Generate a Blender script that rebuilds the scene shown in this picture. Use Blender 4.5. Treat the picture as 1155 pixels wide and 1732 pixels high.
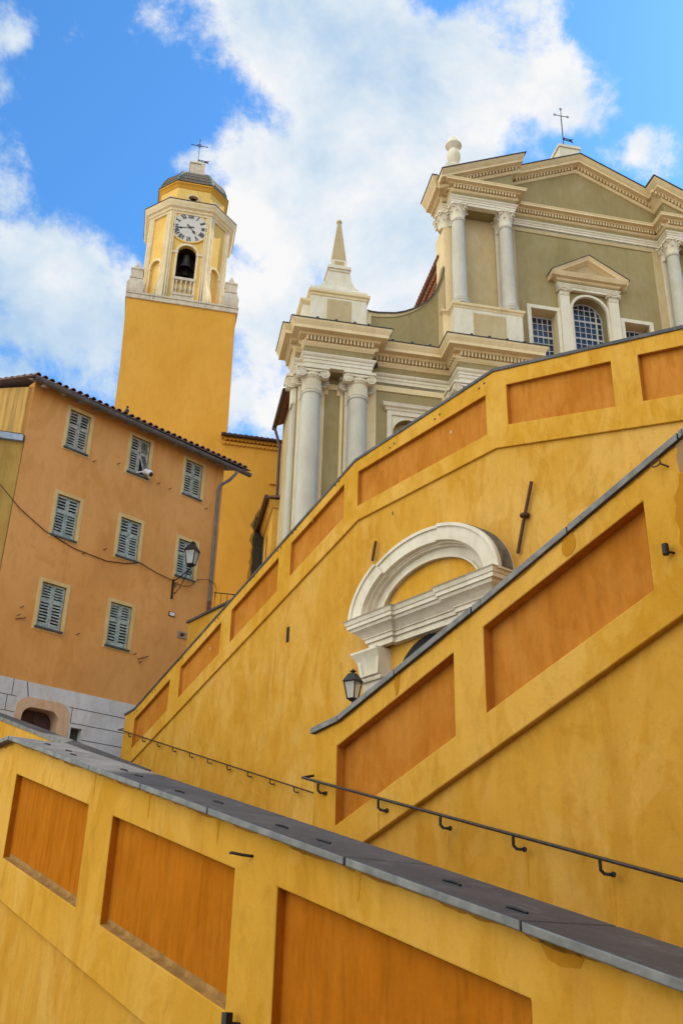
import bpy, bmesh, math, random
from math import sin, cos, radians, pi, sqrt, atan2
from mathutils import Vector, Matrix
from mathutils.geometry import tessellate_polygon
random.seed(7)
for o in list(bpy.data.objects): bpy.data.objects.remove(o)
SC = bpy.context.scene
COL = SC.collection

# ------------------------------------------------------------------ camera
cam = bpy.data.cameras.new('camera'); camo = bpy.data.objects.new('camera', cam); COL.objects.link(camo)
cam.sensor_fit = 'VERTICAL'; cam.sensor_height = 36.0
cam.lens = 1616.35 / 1732.0 * 36.0
cam.clip_start = 0.1; cam.clip_end = 5000
camo.location = (0, 0, 1.6)
_p, _r = radians(24.797), radians(1.595)
_f = Vector((0, cos(_p), sin(_p))); _u0 = Vector((0, -sin(_p), cos(_p))); _x0 = Vector((1, 0, 0))
_x = _x0 * cos(_r) + _u0 * sin(_r); _u = _u0 * cos(_r) - _x0 * sin(_r)
camo.rotation_euler = Matrix((( _x.x, _u.x, -_f.x), (_x.y, _u.y, -_f.y), (_x.z, _u.z, -_f.z))).to_euler()
SC.camera = camo

# ------------------------------------------------------------------ light
SUN_AZ, SUN_EL = radians(51), radians(48)
SKY_STRENGTH, SUN_STRENGTH, EXPOSURE = 0.10, 4.6, 0.67
SC.view_settings.view_transform = 'Standard'; SC.view_settings.look = 'None'
SC.view_settings.exposure = EXPOSURE; SC.view_settings.gamma = 1; SC.view_settings.use_curve_mapping = False
sl = bpy.data.lights.new('sun', 'SUN'); sl.energy = SUN_STRENGTH; sl.angle = radians(0.5); sl.color = (1.0, 0.93, 0.82)
so = bpy.data.objects.new('sun', sl); COL.objects.link(so)
S = Vector((sin(SUN_AZ) * cos(SUN_EL), cos(SUN_AZ) * cos(SUN_EL), sin(SUN_EL)))
so.rotation_euler = S.to_track_quat('Z', 'Y').to_euler(); so.location = (30, 40, 80)

world = bpy.data.worlds.new('World'); SC.world = world; world.use_nodes = True
wn, wl = world.node_tree.nodes, world.node_tree.links
bg = wn['Background']; bg.inputs[1].default_value = SKY_STRENGTH
sky = wn.new('ShaderNodeTexSky'); sky.sky_type = 'NISHITA'; sky.sun_disc = False
sky.sun_elevation = SUN_EL; sky.sun_rotation = SUN_AZ
sky.air_density = 1.0; sky.dust_density = 0.3; sky.ozone_density = 3.0
def N(tree, typ, **kw):
    n = tree.nodes.new(typ)
    for k, v in kw.items(): setattr(n, k, v)
    return n
def math_node(tree, op, a, b=None, clamp=False):
    n = tree.nodes.new('ShaderNodeMath'); n.operation = op; n.use_clamp = clamp
    for i, v in enumerate((a, b)):
        if v is None: continue
        if isinstance(v, (int, float)): n.inputs[i].default_value = v
        else: tree.links.new(v, n.inputs[i])
    return n.outputs[0]
def clouds():
    t = world.node_tree
    tc = N(t, 'ShaderNodeTexCoord'); nrm = N(t, 'ShaderNodeVectorMath', operation='NORMALIZE')
    wl.new(tc.outputs['Generated'], nrm.inputs[0]); d = nrm.outputs[0]
    def blob(az, el, r0, r1, w):
        v = N(t, 'ShaderNodeVectorMath', operation='DOT_PRODUCT')
        a, e = radians(az), radians(el)
        wl.new(d, v.inputs[0]); v.inputs[1].default_value = (sin(a) * cos(e), cos(a) * cos(e), sin(e))
        m = N(t, 'ShaderNodeMapRange', interpolation_type='SMOOTHSTEP')
        wl.new(v.outputs['Value'], m.inputs[0])
        m.inputs[1].default_value = cos(radians(r1)); m.inputs[2].default_value = cos(radians(r0))
        m.inputs[3].default_value = 0; m.inputs[4].default_value = w
        return m.outputs[0]
    B = [(7, 50.5, 4, 10, .55), (13, 49.5, 1, 5, .45), (-2, 47, 2, 8, .45), (-7, 51.5, 1, 5, .45), (-1, 41, 3, 10, .6), (7, 44, 3, 8, .5), (-9, 43, 0, 5, .5), (-12.5, 45, 0, 2.5, .4),
         (-2, 35, 3, 9, .6), (-22, 34, 3, 8.5, .85), (-18, 35.5, 1, 5, .3), (-25.2, 41.2, .4, 2.4, .62), (18.6, 47.6, .5, 3.2, .65), (20.5, 44.5, .3, 2.2, .3), (-28, 48.5, .4, 2.4, .62), (23, 43.5, .2, 2, .3), (-12, 51.5, .5, 4, .42),
         (-19, 43.5, 2, 7, -.5), (-11.5, 47.3, .5, 3.6, -.4), (23, 49, 2, 5, -.35), (14, 45.2, .4, 2.2, -.25), (-24, 48, 2, 5, -.25), (-6.5, 47.3, 0, 2.0, -.25), (18.5, 50.5, .5, 3, -.2), (-6, 38, 0, 3.5, -.15)]
    acc = None
    for b in B:
        o = blob(*b); acc = o if acc is None else math_node(t, 'ADD', acc, o)
    sc = N(t, 'ShaderNodeMapping'); wl.new(d, sc.inputs[0]); sc.inputs['Scale'].default_value = (1, 1, 1.15)
    n1 = N(t, 'ShaderNodeTexNoise'); wl.new(sc.outputs[0], n1.inputs['Vector'])
    n1.inputs['Scale'].default_value = 9; n1.inputs['Detail'].default_value = 12; n1.inputs['Roughness'].default_value = .64; n1.inputs['Distortion'].default_value = .15
    n2 = N(t, 'ShaderNodeTexNoise'); wl.new(sc.outputs[0], n2.inputs['Vector'])
    n2.inputs['Scale'].default_value = 5.5; n2.inputs['Detail'].default_value = 9; n2.inputs['Roughness'].default_value = .60; n2.inputs['Distortion'].default_value = .15
    # unseen bright cloud added behind the viewer to light the walls
    sx = N(t, 'ShaderNodeSeparateXYZ'); wl.new(d, sx.inputs[0])
    back = N(t, 'ShaderNodeMapRange', interpolation_type='SMOOTHSTEP'); bd = math_node(t, 'ADD', math_node(t, 'MULTIPLY', sx.outputs['X'], .75), math_node(t, 'MULTIPLY', sx.outputs['Y'], .66)); wl.new(bd, back.inputs[0])
    back.inputs[1].default_value = .10; back.inputs[2].default_value = -.45; back.inputs[3].default_value = 0; back.inputs[4].default_value = 1
    den = math_node(t, 'ADD', math_node(t, 'ADD', acc, math_node(t, 'MULTIPLY', math_node(t, 'SUBTRACT', n1.outputs[0], .5), 3.7)), math_node(t, 'MULTIPLY', back.outputs[0], .7))
    mk = N(t, 'ShaderNodeMapRange', interpolation_type='SMOOTHSTEP'); wl.new(den, mk.inputs[0])
    mk.inputs[1].default_value = .06; mk.inputs[2].default_value = .80; mk.inputs[3].default_value = 0; mk.inputs[4].default_value = 1
    cr = N(t, 'ShaderNodeValToRGB'); wl.new(n2.outputs[0], cr.inputs[0])
    e = cr.color_ramp.elements; k = CLOUD
    e[0].position = .36; e[0].color = (.50 * k, .69 * k, .91 * k, 1); e[1].position = .62; e[1].color = (1.02 * k, 1.02 * k, 1.02 * k, 1)
    e2 = e.new(.48); e2.color = (.73 * k, .85 * k, .97 * k, 1)
    bm = N(t, 'ShaderNodeMix', data_type='RGBA', blend_type='MULTIPLY'); bm.inputs[0].default_value = 1
    wl.new(cr.outputs[0], bm.inputs[6])
    cmb = N(t, 'ShaderNodeCombineColor')
    for q in range(3): wl.new(math_node(t, 'ADD', 1.0, math_node(t, 'MULTIPLY', back.outputs[0], BACK_GAIN[q])), cmb.inputs[q])
    wl.new(cmb.outputs[0], bm.inputs[7])
    tint = N(t, 'ShaderNodeMix', data_type='RGBA', blend_type='MULTIPLY'); tint.inputs[0].default_value = 1
    wl.new(sky.outputs[0], tint.inputs[6]); tint.inputs[7].default_value = SKY_TINT
    hs = N(t, 'ShaderNodeHueSaturation'); wl.new(tint.outputs[2], hs.inputs['Color']); hs.inputs['Saturation'].default_value = SKY_SAT
    mx = N(t, 'ShaderNodeMix', data_type='RGBA'); wl.new(mk.outputs[0], mx.inputs[0]); wl.new(hs.outputs[0], mx.inputs[6]); wl.new(bm.outputs[2], mx.inputs[7])
    wl.new(mx.outputs[2], bg.inputs[0])
CLOUD, BACK_GAIN, SKY_TINT, SKY_SAT = 5.85, (2.5, 2.2, 1.65), (.60, 1.18, 1.55, 1), 1.0
clouds()

# ------------------------------------------------------------------ materials
def mat(name): 
    m = bpy.data.materials.new(name); m.use_nodes = True
    return m, m.node_tree, m.node_tree.nodes['Principled BSDF']
def ramp(t, src, stops):
    r = N(t, 'ShaderNodeValToRGB'); t.links.new(src, r.inputs[0]); e = r.color_ramp.elements
    e[0].position, e[0].color = stops[0][0], (*stops[0][1], 1); e[1].position, e[1].color = stops[-1][0], (*stops[-1][1], 1)
    for p, c in stops[1:-1]:
        x = e.new(p); x.color = (*c, 1)
    return r.outputs[0]
def noise(t, vec, scale, detail=5, rough=.55, sc=(1, 1, 1), dist=0):
    mp = N(t, 'ShaderNodeMapping'); t.links.new(vec, mp.inputs[0]); mp.inputs['Scale'].default_value = sc
    n = N(t, 'ShaderNodeTexNoise'); t.links.new(mp.outputs[0], n.inputs['Vector'])
    n.inputs['Scale'].default_value = scale; n.inputs['Detail'].default_value = detail; n.inputs['Roughness'].default_value = rough; n.inputs['Distortion'].default_value = dist
    return n.outputs[0]
def mixc(t, fac, a, b, blend='MIX'):
    m = N(t, 'ShaderNodeMix', data_type='RGBA', blend_type=blend)
    for i, v in ((0, fac), (6, a), (7, b)):
        if isinstance(v, (int, float)): m.inputs[i].default_value = v
        elif isinstance(v, tuple): m.inputs[i].default_value = (*v, 1)
        else: t.links.new(v, m.inputs[i])
    return m.outputs[2]
def plaster(name, base, dark, light, big=.55, streak=.45, grain=.10, bump=.25, rough=.92, sgran=6, brush=2.0, patch=.35, drip=None, dripamt=.5, dthr=(.45, .65), dlo=(.56, .72), spots=0, thr=(.36, .62)):
    """lime-washed render: cloudy mottling, brush strokes running downwards, fine grain"""
    m, t, b = mat(name)
    tc = N(t, 'ShaderNodeTexCoord').outputs['Object']
    c = ramp(t, noise(t, tc, big, 7, .6, (1, 1, .7), .4), [(thr[0], dark), ((thr[0] + thr[1]) / 2, base), (thr[1], light)])
    dk = (dark[0] * .93, dark[1] * .86, dark[2] * .6)
    f1 = ramp(t, noise(t, tc, brush, 8, .62, (1, 1, .42), 1.0), [(.515, (0, 0, 0)), (.565, (1, 1, 1))])
    c = mixc(t, math_node(t, 'MULTIPLY', f1, patch), c, dk)
    f2 = ramp(t, noise(t, tc, brush * .8, 7, .6, (1.1, 1.1, .5), 1.4), [(.535, (0, 0, 0)), (.585, (1, 1, 1))])
    c = mixc(t, math_node(t, 'MULTIPLY', f2, patch * .9), c, light)
    f3 = ramp(t, noise(t, tc, brush * 3.6, 6, .65, (1.2, 1, .6), .8), [(.40, (.82, .80, .74)), (.5, (1, 1, 1)), (.62, (1.0, 1.0, 1.0))])
    c = mixc(t, min(1, patch * 1.1), c, f3, 'MULTIPLY')
    s = noise(t, tc, sgran, 5, .65, (1, 1, .13), .3)
    c = mixc(t, streak, c, ramp(t, s, [(.3, tuple(x * .74 for x in base)), (.5, base), (.72, tuple(min(1, x * 1.2) for x in base))]))
    if drip:
        dn = noise(t, tc, 3.2, 4, .5, (1, 1, .07)); dm = noise(t, tc, .7, 4, .6)
        f = math_node(t, 'MULTIPLY', ramp(t, dn, [(dlo[0], (0, 0, 0)), (dlo[1], (1, 1, 1))]), ramp(t, dm, [(dthr[0], (0, 0, 0)), (dthr[1], (1, 1, 1))]))
        c = mixc(t, math_node(t, 'MULTIPLY', f, dripamt), c, drip)
    if spots:
        sp = noise(t, tc, 9, 3, .5, (1, 1, .8), 1.0)
        c = mixc(t, math_node(t, 'MULTIPLY', ramp(t, sp, [(.70, (0, 0, 0)), (.74, (1, 1, 1))]), spots), c, tuple(x * .6 for x in dark))
    g = noise(t, tc, 55, 4, .7)
    c = mixc(t, grain, c, g, 'OVERLAY')
    t.links.new(c, b.inputs['Base Color']); b.inputs['Roughness'].default_value = rough; b.inputs['Specular IOR Level'].default_value = 0
    bp = N(t, 'ShaderNodeBump'); bp.inputs['Strength'].default_value = bump; bp.inputs['Distance'].default_value = .012
    h = math_node(t, 'ADD', noise(t, tc, 28, 5, .6), math_node(t, 'MULTIPLY', noise(t, tc, 3, 3, .5), 2.0))
    t.links.new(h, bp.inputs['Height']); t.links.new(bp.outputs[0], b.inputs['Normal'])
    return m
def simple(name, c, rough=.6, metal=0, var=.25, scale=8, bump=.1, c2=None, spec=.4):
    m, t, b = mat(name)
    tc = N(t, 'ShaderNodeTexCoord').outputs['Object']
    n = noise(t, tc, scale, 6, .6)
    c2 = c2 or tuple(x * (1 - var) for x in c)
    t.links.new(ramp(t, n, [(.38, c2), (.62, c)]), b.inputs['Base Color'])
    b.inputs['Roughness'].default_value = rough; b.inputs['Metallic'].default_value = metal; b.inputs['Specular IOR Level'].default_value = spec
    if bump:
        bp = N(t, 'ShaderNodeBump'); bp.inputs['Strength'].default_value = bump; bp.inputs['Distance'].default_value = .01
        t.links.new(noise(t, tc, scale * 5, 4, .6), bp.inputs['Height']); t.links.new(bp.outputs[0], b.inputs['Normal'])
    return m
M = {}
M['yellow'] = plaster('ochre_yellow_render', (.57, .298, .040), (.50, .245, .024), (.63, .36, .08), big=.5, streak=.16, brush=1.9, patch=.42, drip=(.42, .18, .018), dripamt=.5)
M['yellow_face'] = plaster('ochre_yellow_wall_face', (.545, .285, .042), (.475, .228, .026), (.61, .355, .09), big=.45, streak=.2, brush=1.7, patch=.45, drip=(.40, .17, .018), dripamt=.5, thr=(.34, .64))
M['orange'] = plaster('burnt_orange_panel', (.40, .128, .009), (.31, .085, .004), (.48, .18, .022), big=.9, streak=.75, sgran=14, brush=3.4, patch=.6, drip=(.30, .075, .005), dripamt=.4)
M['orange_faded'] = plaster('faded_orange_panel', (.455, .172, .026), (.37, .125, .014), (.52, .225, .045), big=.9, streak=.45, sgran=10, brush=2.6, patch=.45, drip=(.32, .095, .012), dripamt=.45)
M['house'] = plaster('orange_brown_render', (.63, .31, .095), (.55, .255, .075), (.69, .35, .12), big=.28, streak=.10, brush=.8, patch=.32, drip=(.42, .19, .06), dripamt=.35, bump=.15)
M['base'] = plaster('white_painted_base', (.57, .575, .59), (.50, .505, .52), (.63, .635, .645), big=.8, streak=.15, spots=.35)
M['frame'] = plaster('cream_window_surround', (.62, .46, .20), (.55, .39, .16), (.66, .51, .25), big=1.2, streak=.2)
M['door_frame'] = plaster('pink_beige_surround', (.62, .42, .27), (.56, .37, .23), (.66, .46, .31), big=1.0, streak=.1)
M['streaky'] = plaster('weathered_yellow_gable', (.50, .29, .085), (.36, .22, .08), (.58, .35, .11), big=.6, streak=.8, sgran=3, drip=(.09, .075, .06), dripamt=.75, dthr=(.36, .62), dlo=(.45, .74))
M['olive_yellow'] = plaster('greenish_yellow_render', (.36, .225, .062), (.29, .18, .055), (.42, .265, .075), big=.35, streak=.25, drip=(.16, .11, .04), dripamt=.6, dthr=(.36, .55), dlo=(.50, .68))
M['tower'] = plaster('orange_tower_render', (.61, .295, .045), (.57, .27, .040), (.64, .32, .055), big=.2, streak=.10, brush=.6, patch=.22, bump=.08, drip=(.48, .22, .04), dripamt=.25)
M['belfry'] = plaster('pale_yellow_belfry', (.70, .44, .13), (.65, .40, .11), (.74, .48, .15), big=.5, streak=.15, bump=.08)
M['belfry_trim'] = plaster('cream_belfry_trim', (.70, .55, .34), (.64, .50, .31), (.74, .60, .38), big=.8, streak=.2)
M['oldstone'] = plaster('weathered_pale_stone', (.56, .46, .34), (.40, .33, .26), (.64, .53, .40), big=1.2, streak=.5, drip=(.20, .18, .15), dripamt=.7, spots=.3)
M['olive'] = plaster('olive_church_render', (.305, .235, .112), (.27, .205, .095), (.335, .265, .135), big=.35, streak=.15, brush=.9, patch=.3, bump=.12, drip=(.17, .13, .06), dripamt=.35)
M['beige'] = plaster('beige_church_panel', (.46, .345, .185), (.42, .31, .16), (.50, .385, .22), big=.5, streak=.15, patch=.25, drip=(.50, .26, .09), dripamt=.4)
M['cream'] = plaster('cream_church_trim', (.70, .54, .31), (.65, .49, .27), (.74, .58, .35), big=.6, streak=.15, patch=.2, bump=.08, drip=(.40, .28, .14), dripamt=.4)
M['pale'] = plaster('pale_stucco', (.66, .58, .44), (.60, .52, .39), (.70, .62, .49), big=.6, streak=.15, patch=.25, bump=.08, drip=(.34, .28, .19), dripamt=.4)
M['column'] = plaster('grey_white_column', (.48, .44, .36), (.44, .40, .325), (.52, .48, .40), big=.5, streak=.15, patch=.2, bump=.05)
M['portal'] = plaster('white_portal_stucco', (.65, .585, .47), (.55, .49, .385), (.71, .645, .54), big=1.1, streak=.2, patch=.25, drip=(.34, .29, .22), dripamt=.3, spots=.15)
M['slate'] = simple('dark_slate_coping', (.085, .082, .088), .55, 0, .3, 5, .25, (.055, .052, .056))
def slate():
    m, t, b = mat('worn_slate_coping'); tc = N(t, 'ShaderNodeTexCoord').outputs['Object']
    c = ramp(t, noise(t, tc, 1.6, 7, .65), [(.35, (.045, .046, .049)), (.52, (.066, .067, .070)), (.68, (.10, .10, .10))])
    d = ramp(t, noise(t, tc, 4.5, 8, .7, (1, 1, 1), .6), [(.56, (0, 0, 0)), (.66, (1, 1, 1))]); c = mixc(t, math_node(t, 'MULTIPLY', d, .5), c, (.20, .19, .175))
    e = ramp(t, noise(t, tc, 26, 5, .7), [(.62, (0, 0, 0)), (.70, (1, 1, 1))]); c = mixc(t, math_node(t, 'MULTIPLY', e, .45), c, (.24, .235, .21))
    t.links.new(c, b.inputs['Base Color']); b.inputs['Roughness'].default_value = .60; b.inputs['Specular IOR Level'].default_value = .35
    bp = N(t, 'ShaderNodeBump'); bp.inputs['Strength'].default_value = .4; bp.inputs['Distance'].default_value = .01
    t.links.new(noise(t, tc, 14, 7, .65), bp.inputs['Height']); t.links.new(bp.outputs[0], b.inputs['Normal'])
    return m
M['slate'] = slate()
M['slate_edge'] = simple('pale_slate_edge', (.22, .215, .20), .7, 0, .3, 7, .3, (.13, .13, .125))
M['dust'] = simple('grey_brown_dust', (.36, .20, .055), .95, 0, .3, 9, .3, (.24, .12, .025))
M['lead'] = simple('dark_lead_flashing', (.06, .055, .055), .6, 0, .3, 6, .1)
M['iron'] = simple('black_iron', (.018, .016, .015), .5, .3, .3, 20, .1)
M['rail'] = simple('brown_iron_rail', (.055, .035, .024), .45, .3, .3, 20, .1, (.030, .020, .015))
M['rust'] = simple('rusty_iron', (.10, .045, .025), .8, .1, .4, 20, .2)
M['shutter'] = simple('weathered_grey_teal_shutter', (.42, .43, .36), .85, 0, .35, 9, .3, (.22, .245, .20))
M['shutter2'] = simple('weathered_blue_teal_shutter', (.39, .44, .40), .85, 0, .35, 9, .3, (.20, .26, .235))
M['void'] = simple('dark_interior', (.012, .012, .013), .9, 0, 0, 4, 0)
M['brown_wood'] = simple('dark_brown_boards', (.055, .032, .025), .8, 0, .4, 6, .2)
M['door'] = simple('purple_brown_door', (.085, .045, .05), .6, 0, .3, 6, .1)
M['green_dark'] = simple('dark_green_shutter', (.05, .07, .055), .6, 0, .3, 6, .1)
M['tile'] = simple('brown_roof_tile', (.19, .095, .065), .85, 0, .5, 6, .3, (.09, .055, .045))
M['tile_red'] = simple('terracotta_tile', (.42, .17, .075), .85, 0, .4, 5, .3, (.24, .09, .045))
M['slate_tile'] = simple('grey_green_slate', (.19, .145, .105), .7, 0, .4, 9, .3, (.11, .09, .07))
M['copper'] = simple('green_copper_ridge', (.09, .14, .12), .6, 0, .4, 9, .2)
M['zinc'] = simple('grey_zinc_gutter', (.15, .14, .13), .5, .2, .3, 5, .1, (.10, .095, .09))
M['bluezinc'] = simple('blue_grey_zinc', (.28, .34, .42), .5, .2, .3, 5, .1)
M['brown_metal'] = simple('brown_gutter', (.055, .026, .02), .45, .2, .3, 8, .1)
M['redpipe'] = simple('dull_red_pipe', (.13, .028, .022), .5, 0, .3, 8, .1)
M['timber'] = simple('pale_eave_timber', (.36, .28, .19), .85, 0, .4, 8, .2)
M['white_plastic'] = simple('white_plastic', (.66, .66, .66), .35, 0, .05, 3, 0)
M['grey_plastic'] = simple('grey_box', (.30, .24, .20), .7, 0, .2, 6, .1)
M['stain'] = plaster('rust_brown_stain', (.49, .232, .024), (.43, .19, .016), (.53, .27, .035), big=2, streak=.3, patch=.3)
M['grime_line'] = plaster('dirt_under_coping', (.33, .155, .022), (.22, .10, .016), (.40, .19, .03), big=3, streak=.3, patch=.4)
M['weathered'] = simple('dark_weathered_stucco', (.17, .145, .11), .95, 0, .6, 6, .4)
M['mould_edge'] = plaster('brown_damp_edge', (.26, .13, .022), (.17, .085, .015), (.34, .17, .03), big=1.5, streak=.3, patch=.4)
M['chip'] = simple('pale_chip', (.62, .48, .30), .9, 0, .2, 20, 0)
M['dial'] = simple('grey_white_clock_dial', (.54, .485, .42), .5, 0, .06, 3, 0)
M['black'] = simple('black_paint', (.010, .010, .011), .5, 0, 0, 3, 0)
M['bronze'] = simple('dark_bronze_bell', (.055, .058, .058), .45, .6, .3, 6, .1)
M['bird'] = simple('dark_grey_feathers', (.045, .042, .045), .7, 0, .4, 25, .1)
M['muntin'] = simple('grey_painted_bars', (.42, .41, .40), .6, 0, .1, 4, 0)
M['ground'] = simple('grey_paving', (.26, .235, .20), .9, 0, .25, 1.5, .3)
M['step'] = simple('grey_stone_step', (.30, .27, .23), .85, 0, .25, 3, .3)
M['grime'] = simple('black_mould', (.035, .028, .015), .95, 0, .4, 5, .2)
M['damp'] = plaster('damp_ochre_patch', (.42, .185, .016), (.37, .155, .012), (.47, .215, .022), big=1.2, streak=.2, patch=.2)
M['bare'] = plaster('bare_brown_cement', (.33, .215, .105), (.27, .17, .08), (.38, .26, .14), big=1.8, streak=.4)
def glass_mat(name, c, rough):
    m, t, b = mat(name)
    b.inputs['Base Color'].default_value = (*c, 1); b.inputs['Roughness'].default_value = rough; b.inputs['Specular IOR Level'].default_value = .8
    return m
M['pane'] = glass_mat('dark_blue_window_glass', (.015, .022, .035), .08)
def lantern_glass():
    m, t, b = mat('frosted_lantern_glass')
    b.inputs['Base Color'].default_value = (.72, .72, .70, 1); b.inputs['Roughness'].default_value = .35; b.inputs['Transmission Weight'].default_value = .55; b.inputs['IOR'].default_value = 1.1
    return m
M['lantern_glass'] = lantern_glass()

# ------------------------------------------------------------------ mesh tools
BASE = {}
class Fr:
    """upright frame: x runs to the right along a wall, y away from the viewer, z up"""
    def __init__(s, ox, oy, az):
        a = radians(az); s.o = Vector((ox, oy, 0)); s.X = Vector((sin(a), cos(a), 0)); s.Y = Vector((-cos(a), sin(a), 0)); s.rz = atan2(s.X.y, s.X.x)
    def pt(s, x, y, z): return s.o + s.X * x + s.Y * y + Vector((0, 0, z))
def setp(o, label, cat, group=None):
    o['label'] = label; o['category'] = cat
    if group: o['group'] = group
def thing(fr, name, label, cat, base=(0, 0, 0), group=None):
    o = bpy.data.objects.new(name, None); COL.objects.link(o); o.empty_display_size = .2
    o.location = fr.pt(*base); o.rotation_euler = (0, 0, fr.rz); setp(o, label, cat, group); BASE[o.name] = Vector(base)
    return o
class MB:
    def __init__(s): s.v = []; s.f = []; s.mi = []; s.cur = 0
    def add(s, vs, fs):
        k = len(s.v); s.v += [Vector(q) for q in vs]; s.f += [tuple(i + k for i in f) for f in fs]; s.mi += [s.cur] * len(fs); return s
    def box(s, x0, x1, y0, y1, z0, z1):
        return s.add([(x0, y0, z0), (x1, y0, z0), (x1, y1, z0), (x0, y1, z0), (x0, y0, z1), (x1, y0, z1), (x1, y1, z1), (x0, y1, z1)],
                     [(0, 3, 2, 1), (4, 5, 6, 7), (0, 1, 5, 4), (1, 2, 6, 5), (2, 3, 7, 6), (3, 0, 4, 7)])
    def hexa(s, p):   # eight corners: front bottom-left, front bottom-right, back bottom-right, back bottom-left, then the same on top
        return s.add(p, [(0, 3, 2, 1), (4, 5, 6, 7), (0, 1, 5, 4), (1, 2, 6, 5), (2, 3, 7, 6), (3, 0, 4, 7)])
    def prism(s, poly, y0, y1, holes=(), fn=None):
        """outline (x, z) with holes, extruded from y0 to y1"""
        loops = [list(poly)] + [list(h) for h in holes]; fn = fn or (lambda x, y, z: (x, y, z))
        tri = tessellate_polygon([[Vector((a, b, 0)) for a, b in L] for L in loops]); flat = [q for L in loops for q in L]; n = len(flat)
        vs = [fn(a, y0, b) for a, b in flat] + [fn(a, y1, b) for a, b in flat]
        fs = [tuple(q) for q in tri] + [tuple(i + n for i in reversed(q)) for q in tri]; k = 0
        for L in loops:
            m = len(L); fs += [(k + i, k + (i + 1) % m, n + k + (i + 1) % m, n + k + i) for i in range(m)]; k += m
        return s.add(vs, fs)
    def slab(s, poly, z0, z1):
        m = len(poly)
        return s.add([(x, y, z0) for x, y in poly] + [(x, y, z1) for x, y in poly], [tuple(range(m)), tuple(range(2 * m - 1, m - 1, -1))] + [(i, (i + 1) % m, m + (i + 1) % m, m + i) for i in range(m)])
    def sweep(s, path, prof, caps=True):
        """profile (out, z) along a plan path running left to right; out points to the viewer"""
        n = len(path); offs = []
        for i in range(n):
            ns = []
            for a, b in ((i - 1, i), (i, i + 1)):
                if a >= 0 and b < n:
                    d = Vector((path[b][0] - path[a][0], path[b][1] - path[a][1])).normalized(); ns.append(Vector((d.y, -d.x)))
            q = sum(ns, Vector((0, 0))).normalized(); offs.append(q / max(.3, q.dot(ns[0])))
        m = len(prof); vs = [(path[i][0] + offs[i].x * o, path[i][1] + offs[i].y * o, z) for i in range(n) for o, z in prof]
        fs = [(i * m + j, (i + 1) * m + j, (i + 1) * m + j + 1, i * m + j + 1) for i in range(n - 1) for j in range(m - 1)]
        if caps: fs += [tuple(range(m)), tuple(range((n - 1) * m + m - 1, (n - 1) * m - 1, -1))]
        return s.add(vs, fs)
    def dentils(s, path, o0, o1, z0, z1, w=.095, sp=.17, inset=.05, only=None):
        for i in range(len(path) - 1):
            if only is not None and i != only: continue
            a, b = Vector(path[i]), Vector(path[i + 1]); d = (b - a); L = d.length; d.normalize(); nn = Vector((d.y, -d.x))
            e0 = o0 if i > 0 and (a - Vector(path[i - 1])).cross(d) < 0 else 0
            lo, hi = -o0 + inset, L + o0 - inset
            if i > 0 and (a - Vector(path[i - 1])).normalized().cross(d) < -.5: lo = o1 + inset
            elif i == 0: lo = inset
            if i < len(path) - 2 and d.cross((Vector(path[i + 2]) - b).normalized()) < -.5: hi = L - o1 - inset
            elif i == len(path) - 2: hi = L - inset
            n = int((hi - lo) / sp)
            if n < 1: continue
            st = (hi - lo - w) / max(1, n - 1) if n > 1 else 0
            for k in range(n):
                p = a + d * (lo + k * st); q = p + d * w
                c = [p + nn * o1, q + nn * o1, q + nn * o0, p + nn * o0]
                s.hexa([(v.x, v.y, z0) for v in c] + [(v.x, v.y, z1) for v in c])
        return s
    def rake(s, x0, x1, zf, prof, mit=None):
        """profile (y, dz) carried along a slope zf(x)"""
        m = len(prof); X = lambda x, y: x if mit is None or x != x0 else mit + min(0, y + 1.0)
        vs = [(X(x, y), y, zf(X(x, y)) + z) for x in (x0, x1) for y, z in prof]
        fs = [(j, m + j, m + (j + 1) % m, (j + 1) % m) for j in range(m)] + [tuple(range(m)), tuple(range(2 * m - 1, m - 1, -1))]
        return s.add(vs, fs)
    def lathe(s, cx, cy, prof, n=24, a0=0, a1=2 * pi, fl=None):
        full = abs(a1 - a0 - 2 * pi) < 1e-6; k = n if full else n + 1; m = len(prof); vs = []
        for i in range(k):
            a = a0 + (a1 - a0) * i / n; g = 1 if not fl else fl(i)
            vs += [(cx + r * g * cos(a), cy + r * g * sin(a), z) for r, z in prof]
        fs = [(i * m + j, ((i + 1) % k) * m + j, ((i + 1) % k) * m + j + 1, i * m + j + 1) for i in range(n) for j in range(m - 1)]
        if full: fs += [tuple(i * m for i in range(k - 1, -1, -1)), tuple(i * m + m - 1 for i in range(k))]
        return s.add(vs, fs)
    def disc(s, cx, cz, y0, prof, n=24):
        """lathe round an axis along y: profile (radius, dy)"""
        m = len(prof); vs = [(cx + r * cos(2 * pi * i / n), y0 + d, cz + r * sin(2 * pi * i / n)) for i in range(n) for r, d in prof]
        fs = [(i * m + j, ((i + 1) % n) * m + j, ((i + 1) % n) * m + j + 1, i * m + j + 1) for i in range(n) for j in range(m - 1)]
        fs += [tuple(i * m for i in range(n)), tuple(i * m + m - 1 for i in range(n - 1, -1, -1))]
        return s.add(vs, fs)
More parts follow.
